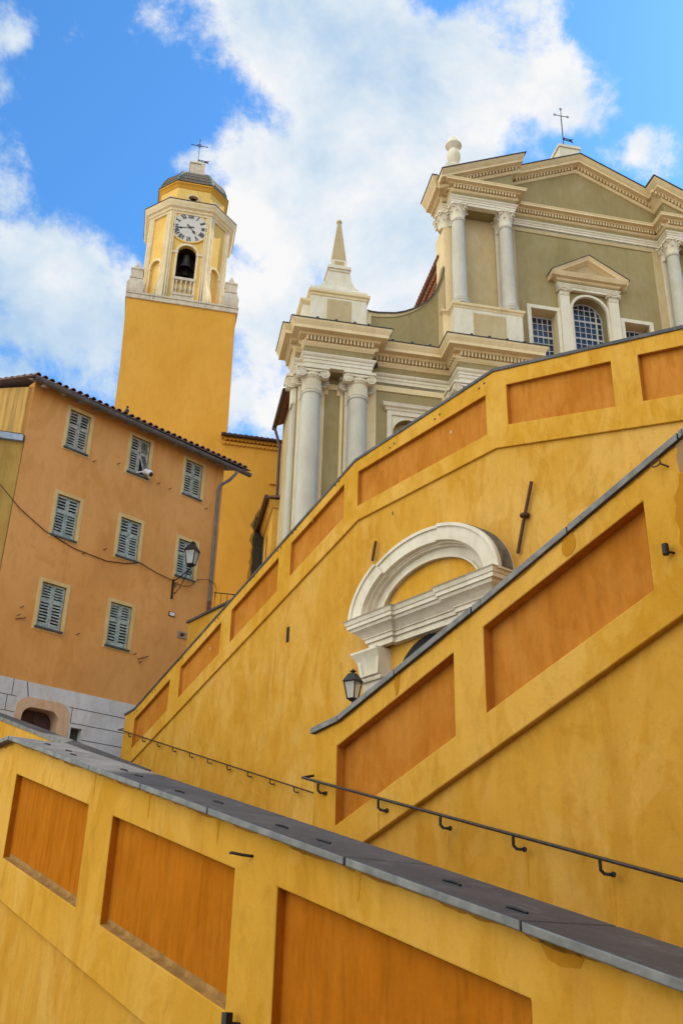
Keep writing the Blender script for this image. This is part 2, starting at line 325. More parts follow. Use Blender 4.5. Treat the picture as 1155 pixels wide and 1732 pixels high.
    def tube(s, pts, r, n=8, r1=None):
        pts = [Vector(p) for p in pts]; m = len(pts); vs = []
        t0 = (pts[1] - pts[0]).normalized(); up = Vector((0, 0, 1)) if abs(t0.z) < .9 else Vector((1, 0, 0)); a = t0.cross(up).normalized()
        for i, p in enumerate(pts):
            t = ((pts[min(i + 1, m - 1)] - p).normalized() + (p - pts[max(i - 1, 0)]).normalized()).normalized()
            a = (a - t * a.dot(t)).normalized(); b = t.cross(a); rr = r if r1 is None else r + (r1 - r) * i / (m - 1)
            vs += [p + a * (rr * cos(2 * pi * k / n)) + b * (rr * sin(2 * pi * k / n)) for k in range(n)]
        fs = [(i * n + k, i * n + (k + 1) % n, (i + 1) * n + (k + 1) % n, (i + 1) * n + k) for i in range(m - 1) for k in range(n)]
        fs += [tuple(range(n)), tuple(range(m * n - 1, (m - 1) * n - 1, -1))]
        return s.add(vs, fs)
    def ball(s, c, r, n=10, sz=1):
        pr = [(r * sin(pi * i / n), -r * sz * cos(pi * i / n)) for i in range(n + 1)]
        return s.lathe(c[0], c[1], [(max(a, .001), c[2] + b) for a, b in pr], n + 4)
    def build(s, name, m, parent=None, fr=None, base=None, label=None, cat=None, group=None, kind=None, smooth=35, bevel=0):
        me = bpy.data.meshes.new(name)
        off = BASE[parent.name] if parent is not None else Vector(base if base is not None else (0, 0, 0))
        me.from_pydata([v - off for v in s.v], [], s.f); 
        bm = bmesh.new(); bm.from_mesh(me); bmesh.ops.recalc_face_normals(bm, faces=bm.faces); bm.to_mesh(me); bm.free()
        for q in (m if isinstance(m, (list, tuple)) else [m]): me.materials.append(M[q] if isinstance(q, str) else q)
        if len(me.polygons) == len(s.mi): me.polygons.foreach_set('material_index', s.mi)
        if smooth:
            me.polygons.foreach_set('use_smooth', [True] * len(me.polygons)); me.set_sharp_from_angle(angle=radians(smooth))
        o = bpy.data.objects.new(name, me); COL.objects.link(o)
        if parent is not None: o.parent = parent; BASE[o.name] = off
        else:
            o.location = fr.pt(*off); o.rotation_euler = (0, 0, fr.rz); BASE[o.name] = off
        if label: setp(o, label, cat, group)
        elif group: o['group'] = group
        if kind: o['kind'] = kind
        if bevel:
            b = o.modifiers.new('bevel', 'BEVEL'); b.width = bevel; b.segments = 2; b.limit_method = 'ANGLE'; b.angle_limit = radians(40)
        return o
def copy_tree(o, parent=None):
    c = o.copy(); COL.objects.link(c); BASE[c.name] = BASE.get(o.name, Vector())
    if parent is not None: c.parent = parent
    for ch in list(o.children): copy_tree(ch, c)
    return c
def arc(cx, cz, r, a0, a1, n): return [(cx + r * cos(radians(a0 + (a1 - a0) * i / n)), cz + r * sin(radians(a0 + (a1 - a0) * i / n))) for i in range(n + 1)]
def lin(pl):
    def f(x):
        for (a, za), (b, zb) in zip(pl, pl[1:]):
            if x <= b or (b, zb) == pl[-1]: return za + (zb - za) * (x - a) / (b - a)
    return f
WORLD = Fr(0, 0, 90)

# ------------------------------------------------------------------ the ground
MB().box(-400, 400, -400, 400, -.5, 0).build('ground', 'ground', fr=WORLD, kind='structure')

# ------------------------------------------------------------------ unseen houses added beside and behind the viewer to shade the walls
def shade_house(label, pts, h, m, base):
    t = thing(WORLD, 'shade_house', label, 'house', base)
    MB().slab(pts, 0, h).build('wall', m, t)
    cx, cy = sum(p[0] for p in pts) / len(pts), sum(p[1] for p in pts) / len(pts)
    MB().slab([(cx + (x - cx) * 1.03, cy + (y - cy) * 1.03) for x, y in pts], h, h + .3).build('roof', 'tile', t)
shade_house('unseen tall block added on the right to shade the stair walls', [(10.8, -3), (11.8, 18), (17.5, 35), (34, 35), (34, -3)], 22, 'house', (20, 10, 0))
shade_house('unseen ochre house row added behind the viewer to cut low light', [(-7, -14), (12, -14), (12, -8), (-7, -8)], 11, 'house', (2, -11, 0))

# ------------------------------------------------------------------ parapet walls of the stairs
FU, FM, FF = Fr(.377, 18.6, 143.7), Fr(.0514, 10.15, 143.7), Fr(-1.717, 7.95, 143.7)
def parapet(fr, name, label, top, string, panels, zb, band=.10, low=.05, thick=.42, over=.12, back=.10, cth=.065, joints=(), edge='slate_edge', sill=False, gap=.006, pm='orange_faded'):
    x0, x1 = top[0][0], top[-1][0]; zt, zs = lin(top), lin(string)
    r = thing(fr, name, label, 'stair wall', ((x0 + x1) / 2, 0, zb))
    cz = [(x, z - cth) for x, z in top]
    MB().prism(cz + [(x1, zb), (x0, zb)], 0, thick).build('wall_core', 'yellow_face', r)
    st = [(x, z) for x, z in string]
    MB().prism(st + [(x1, zb), (x0, zb)], -low, -.002).build('wall_face', 'yellow_face', r)
    holes = [[(a, za0), (b, zb0), (b, zb1), (a, za1)] for a, za0, za1, b, zb0, zb1 in panels]
    MB().prism(cz + st[::-1], -band, -.002, holes).build('parapet_band', 'yellow', r, bevel=.010)
    for a, za0, za1, b, zb0, zb1 in panels:
        e = .012
        MB().prism([(a - e, za0 + e), (b + e, zb0 + e), (b + e, zb1 - e), (a - e, za1 - e)], -.006, -.003).build('panel', pm, r)
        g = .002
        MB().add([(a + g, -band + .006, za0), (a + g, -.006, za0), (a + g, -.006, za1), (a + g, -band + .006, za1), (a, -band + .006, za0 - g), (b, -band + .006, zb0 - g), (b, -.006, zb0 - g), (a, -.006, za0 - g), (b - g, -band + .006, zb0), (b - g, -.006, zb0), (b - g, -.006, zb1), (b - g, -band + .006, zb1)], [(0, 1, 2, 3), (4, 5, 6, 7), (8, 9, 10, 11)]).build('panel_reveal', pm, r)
        if sill:
            MB().add([(a, -band + .004, za1 + .003), (b, -band + .004, zb1 + .003), (b, -.007, zb1 + .012), (a, -.007, za1 + .012), (a, -.007, za1 + .05), (b, -.007, zb1 + .05)], [(0, 1, 2, 3), (3, 2, 5, 4)]).build('sill_dust', 'dust', r)
    # coping slabs with open joints
    xs = sorted([x for x, _ in top] + [j for j in joints if x0 < j < x1]); mb = MB()
    for a, b in zip(xs, xs[1:]):
        ga = gap if a in joints else 0; gb = gap if b in joints else 0
        e = random.uniform(-.004, .004) if joints else 0
        a2, b2 = a + ga, b - gb
        if a == x0: a2 -= .05
        za, zc = zt(max(a2, x0)), zt(b2)
        ys, ye = -over + e, thick + back
        mb.cur = 0; mb.add([(a2, ys, za), (b2, ys, zc), (b2, ye, zc), (a2, ye, za), (a2, ys, za - cth), (b2, ys, zc - cth), (b2, ye, zc - cth), (a2, ye, za - cth)], [(0, 1, 2, 3), (7, 6, 5, 4), (1, 5, 6, 2), (0, 3, 7, 4), (3, 2, 6, 7)])
        k = len(mb.v) - 8; mb.f.append((k, k + 4, k + 5, k + 1)); mb.mi.append(1)
    cp = mb.build('coping', ['slate', edge], r, bevel=.008)
    return r, zt
line = lambda a, b: (lambda x: a + b * x)
def pan(x0, x1, zt, h): return (x0, zt(x0), zt(x0) - h, x1, zt(x1), zt(x1) - h)
tU = line(11.18, .385)
U, zU = parapet(FU, 'upper_stair_wall', 'tall far ochre wall below the church, with a white segmental pediment and orange panels along its rising top', 
    [(-10.55, 7.62), (-9.98, 7.68), (-.04, 11.47), (4.19, 11.66), (5.54, 11.24), (8.17, 10.42), (14, 8.6)],
    [(-10.55, 5.92), (-9.97, 6.14), (.07, 9.96), (4.15, 9.98), (7.9, 8.87), (14, 7.04)],
    [pan(-9.92, -7.98, tU, .83), pan(-7.44, -5.46, tU, .82), pan(-4.98, -2.96, tU, .84), pan(-2.45, -.43, tU, .82), (.06, 11.12, 10.30, 3.95, 11.20, 10.35),
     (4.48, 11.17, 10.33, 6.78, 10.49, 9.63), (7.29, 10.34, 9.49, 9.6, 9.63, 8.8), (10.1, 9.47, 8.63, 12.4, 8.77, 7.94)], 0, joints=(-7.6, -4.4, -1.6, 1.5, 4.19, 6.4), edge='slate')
Mw, zM = parapet(FM, 'middle_stair_wall', 'nearer ochre wall on the right, its dark coping and two big orange panels climbing to the right', 
    [(-.29, 3.80), (.14, 3.86), (2.28, 4.57), (4.52, 5.36), (9, 6.95)], [(-.29, 2.27), (.53, 2.56), (4.28, 3.90), (9, 5.58)],
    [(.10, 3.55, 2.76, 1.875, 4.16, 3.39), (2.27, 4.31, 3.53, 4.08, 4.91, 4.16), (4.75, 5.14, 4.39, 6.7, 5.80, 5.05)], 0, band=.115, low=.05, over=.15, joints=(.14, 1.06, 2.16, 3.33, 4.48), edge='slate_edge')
tF = lambda x: 3.55 - .2584 * (x + 2.56)
Fw, zF = parapet(FF, 'front_stair_wall', 'nearest ochre wall in the foreground, its wide dark slate coping with iron staples falling to the right', 
    [(-7, 3.55), (-2.56, 3.55), (8, tF(8))], [(-7, 2.06), (-2.6, 2.06), (8, 1.95 - .256 * 10.21)],
    [(-5.2, 3.2, 2.4, -3.0, 3.2, 2.4), (-2.37, 3.15, 2.36, -.44, 2.67, 1.88), (.065, 2.54, 1.75, 1.98, 2.06, 1.28), (2.47, 1.94, 1.15, 4.39, 1.45, .67), (4.9, 1.31, .53, 6.7, .86, .08)], -.9, band=.07, low=.035, thick=.36, over=.15, back=.12, cth=.045,
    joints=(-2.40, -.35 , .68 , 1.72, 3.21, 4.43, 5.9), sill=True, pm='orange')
# parapet of the flight that comes down along the far wall, and the steps and landings between the walls
FB = Fr(*(FF.pt(0, 4, 0).xy), 143.7)
Bw, zB = parapet(FB, 'landing_stair_wall', 'low ochre wall on the far left, its thin grey coping just above the corner of the front wall', [(-18, 7.14), (-8.6, 4.50)], [(-18, 5.9), (-8.6, 3.3)], [], 0, band=.08, joints=(-16.2, -14.2, -12.2, -10.2), cth=.09, thick=.3, over=.1)
def flight(name, fr, x0, x1, z0, z1, y0, y1):
    n = max(2, int(abs(z1 - z0) / .15)); mb = MB(); w = (x1 - x0) / n
    for i in range(n):
        z = z0 + (z1 - z0) * (i + .5) / n
        mb.box(x0 + w * i, x0 + w * (i + 1), y0, y1, -.2, z)
    mb.build(name, 'step', fr=fr, base=(x0, y0, 0), kind='structure')
flight('front_steps', FF, -2.6, 7.5, 2.62, .02, .43, 2.60)
MB().box(-9, -2.6, .43, 3.9, -.2, 2.62).build('lower_landing', 'step', fr=FF, base=(-9, 0, 0), kind='structure')
flight('far_steps', FU, -10.5, -1.5, 6.15, 3.55, -3.9, -.06)
MB().box(-1.5, 1.2, -3.9, -.06, -.2, 3.5).build('middle_landing', 'step', fr=FU, base=(-1.5, 0, 0), kind='structure')
flight('middle_steps', FM, .2, 9, 2.9, 5.8, .44, 5.1)
flight('upper_steps', FU, -10.5, .0, 6.7, 10.6, .44, 3.2)
MB().box(0, 14, .44, 3.2, -.2, 10.6).build('church_forecourt', 'step', fr=FU, base=(0, 0, 0), kind='structure')

# dirt along the underside of the copings, rust drips at the joints, hairline cracks and small chips
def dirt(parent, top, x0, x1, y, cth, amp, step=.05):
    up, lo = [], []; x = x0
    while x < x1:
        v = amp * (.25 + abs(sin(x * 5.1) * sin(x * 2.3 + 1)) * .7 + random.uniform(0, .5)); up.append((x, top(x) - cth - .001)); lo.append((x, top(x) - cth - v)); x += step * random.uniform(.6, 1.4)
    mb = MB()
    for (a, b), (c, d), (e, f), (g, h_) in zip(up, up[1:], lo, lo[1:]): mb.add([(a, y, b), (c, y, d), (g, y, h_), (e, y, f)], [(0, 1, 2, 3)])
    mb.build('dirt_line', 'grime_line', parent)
def drip(parent, x, z, w, L, y, m='stain'):
    n = 7; a = [(x - w * (.5 - .32 * i / n) + random.uniform(-.15, .15) * w, z - L * i / n) for i in range(n)]; b = [(x + w * (.5 - .32 * i / n) + random.uniform(-.15, .15) * w, z - L * i / n) for i in range(n)]
    MB().prism(a + [(x, z - L)] + b[::-1], y, y + .001).build('drip_stain', m, parent)
def crack(parent, pts, y, w=.004):
    mb = MB(); P_ = []
    for (a, b), (c, d) in zip(pts, pts[1:]):
        for i in range(8): P_.append((a + (c - a) * i / 8 + random.uniform(-.018, .018), b + (d - b) * i / 8 + random.uniform(-.018, .018)))
    P_.append(pts[-1])
    for (a, b), (c, d) in zip(P_, P_[1:]): mb.add([(a - w / 2, y, b), (a + w / 2, y, b), (c + w / 2, y, d), (c - w / 2, y, d)], [(0, 1, 2, 3)])
    mb.build('crack', 'grime_line', parent)
dirt(Fw, zF, -6.5, 7.5, -.0715, .045, .030); dirt(Mw, zM, -.25, 8, -.1165, .065, .022); dirt(U, zU, -10.4, 13, -.1015, .065, .022, .09)
for x, w, L in ((-.36, .035, .19), (.70, .03, .20), (1.74, .045, .17), (3.23, .05, .16)): drip(Fw, x, zF(x) - .05, w, L, -.0718)
for x, w, L in ((1.37, .10, .26), (2.72, .07, .30), (-8.8, .06, .3), (-4.4, .08, .3), (-1.6, .08, .34), (6.4, .08, .3), (-6.2, .05, .25)): drip(U, x, zU(x) - .07, w, L, -.1018)
for x, w, L in ((-7.19, .05, .62), (-6.27, .07, .60), (-8.11, .03, .3), (-5.3, .03, .3), (-3.4, .03, .35)): drip(U, x, 7.09 - .2834 * (x + 10.39) - .13, w, L, -.0512)
for x, L in ((-.80, .2), (-1.72, .22), (2.6, .25), (3.42, .3)): drip(Mw, abs(x), 3.205 - .2624 * (abs(x) + .16) - .12, .03, L, -.0512 if x > 2 else -.1168)
crack(Fw, [(-.2, 2.8), (-.28, 2.5), (-.2, 2.2)], -.0712, .0025); crack(U, [(5.0, 9.6), (5.3, 9.2), (5.1, 8.6)], -.0508, .005); crack(U, [(-3, 8.2), (-3.2, 7.6), (-2.9, 7.0)], -.0508, .005)
for x, z in ((-6.1, 8.55), (2.9, 10.9)):
    MB().prism([(x + .02 * cos(a), z + .045 * sin(a)) for a in (0, 1, 2, 3, 4, 5)], -.0075, -.0072).build('chip', 'chip', U)

# handrails
def handrail(fr, label, pts, brks, y, yw, r, drop):
    t = thing(fr, 'handrail', label, 'handrail', (pts[0][0], y, 0))
    MB().tube([(a, b, c) for a, b, c in pts], r, 10).build('rail', 'rail', t)
    for x, z in brks:
        MB().tube([(x, y, z - r * .5), (x, y, z - drop * .75), (x + .015, y + .02, z - drop), (x + .05, y + (yw - y) * .5, z - drop - .005), (x + .07, yw + .0, z - drop - .005)], .013, 8).disc(x + .07, z - drop - .005, yw - .012, [(.021, 0), (.021, .012)], 12).build('bracket', 'iron', t)
    return t
zr = lambda x: 3.205 - .2624 * (x + .16)
handrail(FM, 'brown iron handrail running down across the nearer wall with the two big orange panels', [(-.62, .35, 3.42), (-.50, .12, 3.36), (-.42, -.17, 3.285), (8, -.17, zr(8))], [(-.13, zr(-.13)), (.86, zr(.86)), (1.72, zr(1.72)), (2.57, zr(2.57)), (3.41, zr(3.41)), (4.4, zr(4.4)), (5.4, zr(5.4))], -.17, -.115, .0145, .10)
zr2 = lambda x: 7.09 - .2834 * (x + 10.39)
handrail(FU, 'thin dark handrail sloping down the foot of the far wall below the church', [(-10.75, .06, 7.26), (-10.8, -.15, 7.19), (-10.5, -.15, zr2(-10.5)), (1.3, -.15, zr2(1.3))], [(-10.07 + .92 * k, zr2(-10.07 + .92 * k)) for k in range(12)], -.15, -.10, .015, .11)

# iron staples let into the front coping
for i, x in enumerate((-2.02, -1.55, -1.15, -.22, .12, .98, 1.36, 2.30, 2.75, 3.72, 4.25)):
    z = zF(x); y = .08 + .06 * sin(i * 2.3); a = .055
    e_ = random.uniform(-.012, .012)
    MB().tube([(x - a, y - .012, z + .004 + .2584 * a), (x - a * .2, y + e_, z + .007 + .2584 * a * .2), (x + a * .3, y + .006 + e_, z + .006 - .2584 * a * .3), (x + a, y + .002, z + .004 - .2584 * a)], .007, 6).build('staple', 'iron', Fw)
for x, z, y in ((-2.14 + 4.26, 2.13, -.11),):
    MB().tube([(x - .05, -.16, z + .012), (x - .01, -.17, z + .010), (x + .04, -.13, z - .002), (x + .07, -.065, z - .008)], .009, 8).build('hook', 'iron', Fw)
MB().box(2.10, 2.15, -.16, -.115, 1.20, 1.28).tube([(2.13, -.14, 1.225), (2.16, -.06, 1.22)], .010).build('bracket_stub', 'iron', Fw)
def blob(name, m, pts, y, parent):
    MB().prism(pts, y, y + .002).build(name, m, parent)
def jag(x0, x1, za, zb, n, a):
    return [(x0 + random.uniform(-a, a), za + (zb - za) * i / n) for i in range(n + 1)]
# repairs and damp patches with a shape of their own on the middle wall
zc = lambda x: zM(x) - .068
blob('cement_patch', 'bare', [(4.44, 5.02), (4.425, 5.15), (4.445, 5.22), (4.43, zc(4.43)), (4.80, zc(4.80)), (4.83, 5.2), (4.79, 5.0), (4.6, 4.98)], -.119, Mw)
blob('damp_patch', 'damp', [(4.40, 4.36), (4.355, 4.46), (4.375, 4.56), (4.345, 4.66), (4.37, 4.76), (4.36, 4.83), (4.42, 4.93), (4.425, 5.01), (4.6, 4.978), (4.78, 4.99), (4.72, 4.7), (4.68, 4.45), (4.55, 4.25)], -.1185, Mw)
blob('damp_stain', 'damp', [(3.26, zc(3.26)), (3.235, 4.76), (3.245, 4.71), (3.275, 4.68), (3.34, 4.69), (3.385, 4.74), (3.39, 4.80), (3.36, zc(3.36))], -.1185, Mw)
blob('damp_stain', 'damp', [(1.03, zc(1.03)), (1.035, 4.0), (1.055, 3.91), (1.075, 3.90), (1.095, 3.95), (1.12, zc(1.12))], -.1185, Mw)
blob('damp_stain', 'damp', [(4.44, zF(4.44) - .05), (4.50, 1.60), (4.56, 1.575), (4.66, 1.57), (4.70, zF(4.7) - .05)], -.0715, Fw)
t = MB().disc(0, 0, -.02, [(.034, 0), (.034, .012)], 14)
ring = MB(); ring.tube([(4.275 + .042 * cos(a), -.17, 5.145 + .026 * sin(a)) for a in [2 * pi * i / 16 for i in range(17)]], .006, 6); ring.tube([(4.31, -.17, 5.13), (4.35, -.115, 5.105)], .007, 6)
ring.build('iron_ring', 'rust', Mw)
MB().lathe(4.265, -.17, [(.022, 4.375), (.026, 4.38), (.026, 4.46), (.022, 4.465)], 14).tube([(4.27, -.17, 4.40), (4.29, -.14, 4.395), (4.30, -.115, 4.395)], .009).build('lamp_socket', 'iron', Mw)
MB().disc(4.215, 2.39, -.16, [(.075, 0), (.085, .01), (.085, .10)], 24).build('round_fitting', 'black', Mw)

# things fixed to the far wall: slots, wall anchors, screw holes
MB().box(-2.52, -2.40, -.053, -.0505, 7.86, 8.22).build('slot', 'void', U)
MB().box(1.17, 1.20, -.053, -.0505, 9.70, 9.78).build('slot', 'void', U)
def anchor(pts, label, collar=None):
    o = MB().tube(pts, .030, 8)
    if collar: o.lathe(collar[0], collar[1], [(.03, collar[2] - .05), (.085, collar[2] - .02), (.085, collar[2] + .02), (.03, collar[2] + .05)], 10).tube([(collar[0] + .0, collar[1], collar[2]), (collar[0], -.03, collar[2])], .02)
    return o.build('wall_anchor', 'rust', fr=FU, base=(pts[0][0], 0, pts[-1][2]), label=label, cat='iron anchor', group='iron anchors on the far wall')
anchor([(4.97, -.13, 8.98), (4.85, -.12, 8.66), (4.76, -.12, 8.41), (4.55, -.11, 7.79)], 'long rusty iron bar with a collar on the far wall, right of the pediment', (4.765, -.12, 8.42))
anchor([(.76, -.14, 9.24), (.70, -.13, 9.08), (.63, -.12, 8.85)], 'short dark iron bar poking up behind the left shoulder of the white pediment')
for k, (xa, za) in enumerate([(-9.95, 7.52), (-8.95, 7.93), (-7.55, 8.52), (-5.75, 9.16), (-4.15, 9.82), (-3.0, 10.22), (-2.4, 10.48), (-.75, 11.1), (1.15, 11.25), (2.55, 11.31), (3.8, 11.42)]):
    for d in (0, .14):
        MB().disc(xa + d, za + d * .3, -.108, [(.022, 0), (.022, .006)], 8).build('screw_plug', 'iron', U)

# ------------------------------------------------------------------ white segmental pediment of the portal on the far wall
PX, RX, RZ, ZC = 2.34, 2.0, 1.30, 7.50
P = thing(FU, 'portal_surround', 'white stucco arched pediment on a cornice set against the far ochre wall', 'portal', (PX, -.05, 6))
def ell(rx, rz, a): return (PX + rx * cos(radians(a)), ZC + rz * sin(radians(a)))
def arch_band(mb, outer, inner, y0, y1, a0, a1, n=20):
    A = [a0 + (a1 - a0) * i / n for i in range(n + 1)]
    return mb.prism([ell(*outer, a) for a in A] + [ell(*inner, a) for a in A[::-1]], y0, y1)
mb = MB()
for a0, a1, f in ((0, 74, -.41), (74, 128, -.35), (128, 180, -.41)):
    arch_band(mb, (2.02, 1.32), (1.70, 1.055), f, -.048, a0, a1)
    arch_band(mb, (2.07, 1.36), (1.995, 1.30), f - .035, -.048, a0, a1)
    arch_band(mb, (1.71, 1.065), (1.66, 1.02), f + .10, -.048, a0, a1)
mb.build('arch_moulding', 'portal', P)
mb = MB(); arch_band(mb, (1.70, 1.06), (1.62, .99), -.22, -.048, 0, 180, 32); arch_band(mb, (1.64, 1.01), (1.36, .80), -.13, -.048, 0, 180, 32); arch_band(mb, (1.40, .84), (1.36, .80), -.175, -.048, 0, 180, 32); mb.build('inner_arch', 'portal', P)
mb = MB(); arch_band(mb, (2.085, 1.375), (2.07, 1.36), -.36, -.10, 2, 66, 12); mb.build('weathered_top', 'weathered', P)
mb = MB(); A = range(0, 181, 6); mb.prism([ell(1.38, .82, a) for a in A], -.062, -.048); mb.build('tympanum', 'yellow', P)
W0 = [(.34, -.05), (.34, -.28), (1.42, -.28), (1.42, -.21), (3.20, -.21), (3.20, -.28), (4.34, -.28), (4.34, -.05)]
sh = lambda d: [(.34 + d, -.05), (.34 + d, -.24), (1.42 , -.24), (1.42, -.17), (3.20, -.17), (3.20, -.24), (4.34 - d, -.24), (4.34 - d, -.05)]
MB().sweep(sh(.27), [(0, 7.36), (.27, 7.36), (.27, 7.43), (.29, 7.44), (.31, 7.51), (.34, 7.53), (0, 7.56)]).build('cornice', 'portal', P)
MB().sweep(sh(.30), [(0, 7.10), (.03, 7.10), (.03, 7.14), (.06, 7.15), (.06, 7.17), (.10, 7.22), (.16, 7.27), (.22, 7.30), (.24, 7.37), (0, 7.37)]).build('cornice_bed', 'portal', P)
MB().sweep(sh(.36), [(-.03, 6.98), (.0, 6.98), (.0, 7.10), (.04, 7.06), (.04, 7.11), (-.03, 7.11)]).sweep(sh(.40), [(-.1, 6.93), (.03, 6.93), (.03, 6.97), (0, 6.99), (-.1, 6.99)]).build('entablature', 'portal', P)
def corbel(x0, x1):
    c = [(-.42, 6.90), (-.42, 6.86), (-.36, 6.78), (-.30, 6.62), (-.27, 6.42), (-.30, 6.36), (-.26, 6.34), (-.26, 5.2), (-.05, 5.2), (-.05, 6.90)]
    n = len(c); mb = MB()
    def sec(x, g): return [(x + g * (1 if x < (x0 + x1) / 2 else -1) * 0, y, z) for y, z in c]
    # flares outward at the top
    fl = lambda z: .20 * max(0, min(1, (z - 6.35) / .5)) ** 2
    L = [(x0 - fl(z), y, z) for y, z in c]; R = [(x1 + fl(z) * .25, y, z) for y, z in c]
    mb.add(L + R, [tuple(range(n)), tuple(range(2 * n - 1, n - 1, -1))] + [(i, (i + 1) % n, n + (i + 1) % n, n + i) for i in range(n)])
    mb.sweep([(x0, -.05), (x0, -.26), (x1, -.26), (x1, -.05)], [(0, 6.30), (.04, 6.30), (.05, 6.34), (.03, 6.37), (0, 6.37)])
    mb.prism([(x0 + .0, 6.40), (x1 - .0, 6.40), (x1 + .02, 6.84), (x0 - .12, 6.84)], -.335, -.27, [[(x0 + .06, 6.44), (x1 - .06, 6.44), (x1 - .05, 6.79), (x0 - .01, 6.79)]])
    mb.build('corbel', 'portal', P)
corbel(.56, 1.10); corbel(3.55, 4.10)
MB().prism([(1.42, 5)] + arc(2.25, 5.95, .98, 180, 0, 20)[1:-1] + [(3.2, 5)], -.060, -.0525).build('doorway_arch', 'void', P)
MB().box(.42, .56, -.055, -.0505, 6.72, 6.90).build('pale_patch', 'frame', P)

# four-sided lanterns
def lantern(fr, name, label, c, h, rot, base, group=None, arm=None):
    t = thing(fr, name, label, 'street lamp', base, group)
    x, y, z = c   # z = foot of the glass body
    def ringq(w, zz):
        return [(x + w * cos(rot + pi / 4 + i * pi / 2) * 1.414, y + w * sin(rot + pi / 4 + i * pi / 2) * 1.414, zz) for i in range(4)]
    wb, wt, hb = (.24 * h, .40 * h, .53 * h) if arm is None or True else None
    A, B = ringq(wb * .5, z), ringq(wt * .5, z + hb)
    mb = MB()
    for i in range(4):
        j = (i + 1) % 4; mb.tube([A[i], B[i]], .017 * h + .003, 6); mb.tube([A[i], A[j]], .017 * h + .003, 6); mb.tube([B[i], B[j]], .020 * h + .004, 6)
        mb.ball((B[i][0], B[i][1], B[i][2] + .0), .028 * h, 6)
    mb.tube([(x, y, z - .10 * h), (x, y, z)], .03 * h, 8); 
    k = ringq(wb * .5, z - .012 * h); k2 = ringq(wb * .25, z - .07 * h)
    mb.hexa(k2 + k); mb.build('frame', 'iron', t)
    g = MB(); a, b = ringq(wb * .5 - .008, z + .005), ringq(wt * .5 - .008, z + hb - .01)
    g.add(a + b, [(i, (i + 1) % 4, 4 + (i + 1) % 4, 4 + i) for i in range(4)]); g.build('glass', 'lantern_glass', t)
    mb = MB(); o = ringq(wt * .5 + .035 * h, z + hb); o2 = ringq(wt * .5 + .02 * h, z + hb + .03 * h); m2 = ringq(wt * .33, z + hb + .20 * h); m3 = ringq(wt * .28, z + hb + .235 * h); m4 = ringq(wt * .14, z + hb + .27 * h)
    vs = o + o2 + m2 + m3 + m4
    mb.add(vs, [(3, 2, 1, 0)] + [(4 * k + i, 4 * k + (i + 1) % 4, 4 * k + 4 + (i + 1) % 4, 4 * k + 4 + i) for k in range(4) for i in range(4)] + [(16, 17, 18, 19)])
    mb.lathe(x, y, [(.05 * h, z + hb + .26 * h), (.055 * h, z + hb + .30 * h), (.10 * h, z + hb + .31 * h), (.10 * h, z + hb + .33 * h), (.04 * h, z + hb + .35 * h), (.035 * h, z + hb + .38 * h), (.005, z + hb + .40 * h)], 10)
    mb.build('cap', 'iron', t)
    if arm: MB_arm = arm(); MB_arm.build('wall_bracket', 'iron', t)
    return t
lantern(FU, 'wall_lantern', 'black four-sided lantern with pale panes beside the white pediment, above the nearer coping', (.72, -.62, 5.92), .62, radians(20), (.72, -.62, 5.8),
    arm=lambda: MB().tube([(.72, -.05, 5.62), (.72, -.4, 5.62), (.72, -.62, 5.70), (.72, -.62, 5.85)], .02).box(.66, .78, -.07, -.05, 5.4, 5.8))

# ------------------------------------------------------------------ the house with the shutters
FH = Fr(-6.166, 28.5, 45.4)
HX0, HX1, HT = -4.72, 2.72, 17.15
H = thing(FH, 'shuttered_house', 'orange-brown house with eight shuttered windows, tiled eave and white painted base', 'house', (-1, 0, 5))
WIN = [(-3.54, -2.57, 15.53, 17.08, 1), (-1.25, -.28, 15.55, 17.10, 2), (.96, 1.92, 15.55, 17.08, 1), (-3.50, -2.50, 12.59, 14.14, 0), (-1.25, -.26, 12.61, 14.14, 0), (1.01, 1.96, 12.60, 14.12, 0), (-3.52, -2.51, 9.74, 11.30, 0), (-1.21, -.22, 9.73, 11.30, 0)]
fw = .115
holes = [[(a + fw, b + fw * .9), (c - fw, b + fw * .9), (c - fw, d - fw), (a + fw, d - fw)] for a, c, b, d, _ in WIN]
holes.append([(1.53, 10.71), (1.72, 10.71), (1.72, 10.83), (1.53, 10.83)])
MB().prism([(HX0, 8.225), (HX1, 8.225), (HX1, HT + .25), (HX0, HT + .25)], 0, .4, holes).build('wall', 'house', H)
door = [(-3.41, 4.0), (-3.41, 7.25)] + arc(-3.11, 7.25, .30, 180, 90, 5)[1:] + arc(-2.58, 7.25, .30, 90, 0, 5) + [(-2.28, 4.0)]
MB().prism([(HX0, 4), (HX1, 4), (HX1, 8.225), (HX0, 8.225)], -.035, .4, [[(-3.60, 4.02), (-1.95, 4.02), (-1.95, 7.3)] + arc(-2.35, 7.4, .42, 20, 90, 5) + arc(-3.2, 7.4, .42, 90, 160, 5) + [(-3.60, 7.3)], [(-1.86, 6.2), (-1.50, 6.2), (-1.50, 7.22), (-1.86, 7.22)]]).build('painted_base', 'base', H)
mb = MB()
for z, xa, xb in ((7.765, -4.72, -3.62), (7.765, -1.98, 2.72), (7.335, -4.72, -3.62), (7.335, -1.90, 2.72), (6.915, -1.48, 2.72), (6.5, -1.48, 2.72), (6.1, -4.7, -3.6), (6.1, -1.9, 2.7)):
    mb.box(xa, xb, -.038, -.034, z - .010, z + .010)
for x, za, zb in ((-3.78, 7.77, 8.22), (-3.9, 7.35, 7.76), (-1.9, 7.35, 7.76)): mb.box(x - .010, x + .010, -.038, -.034, za, zb)
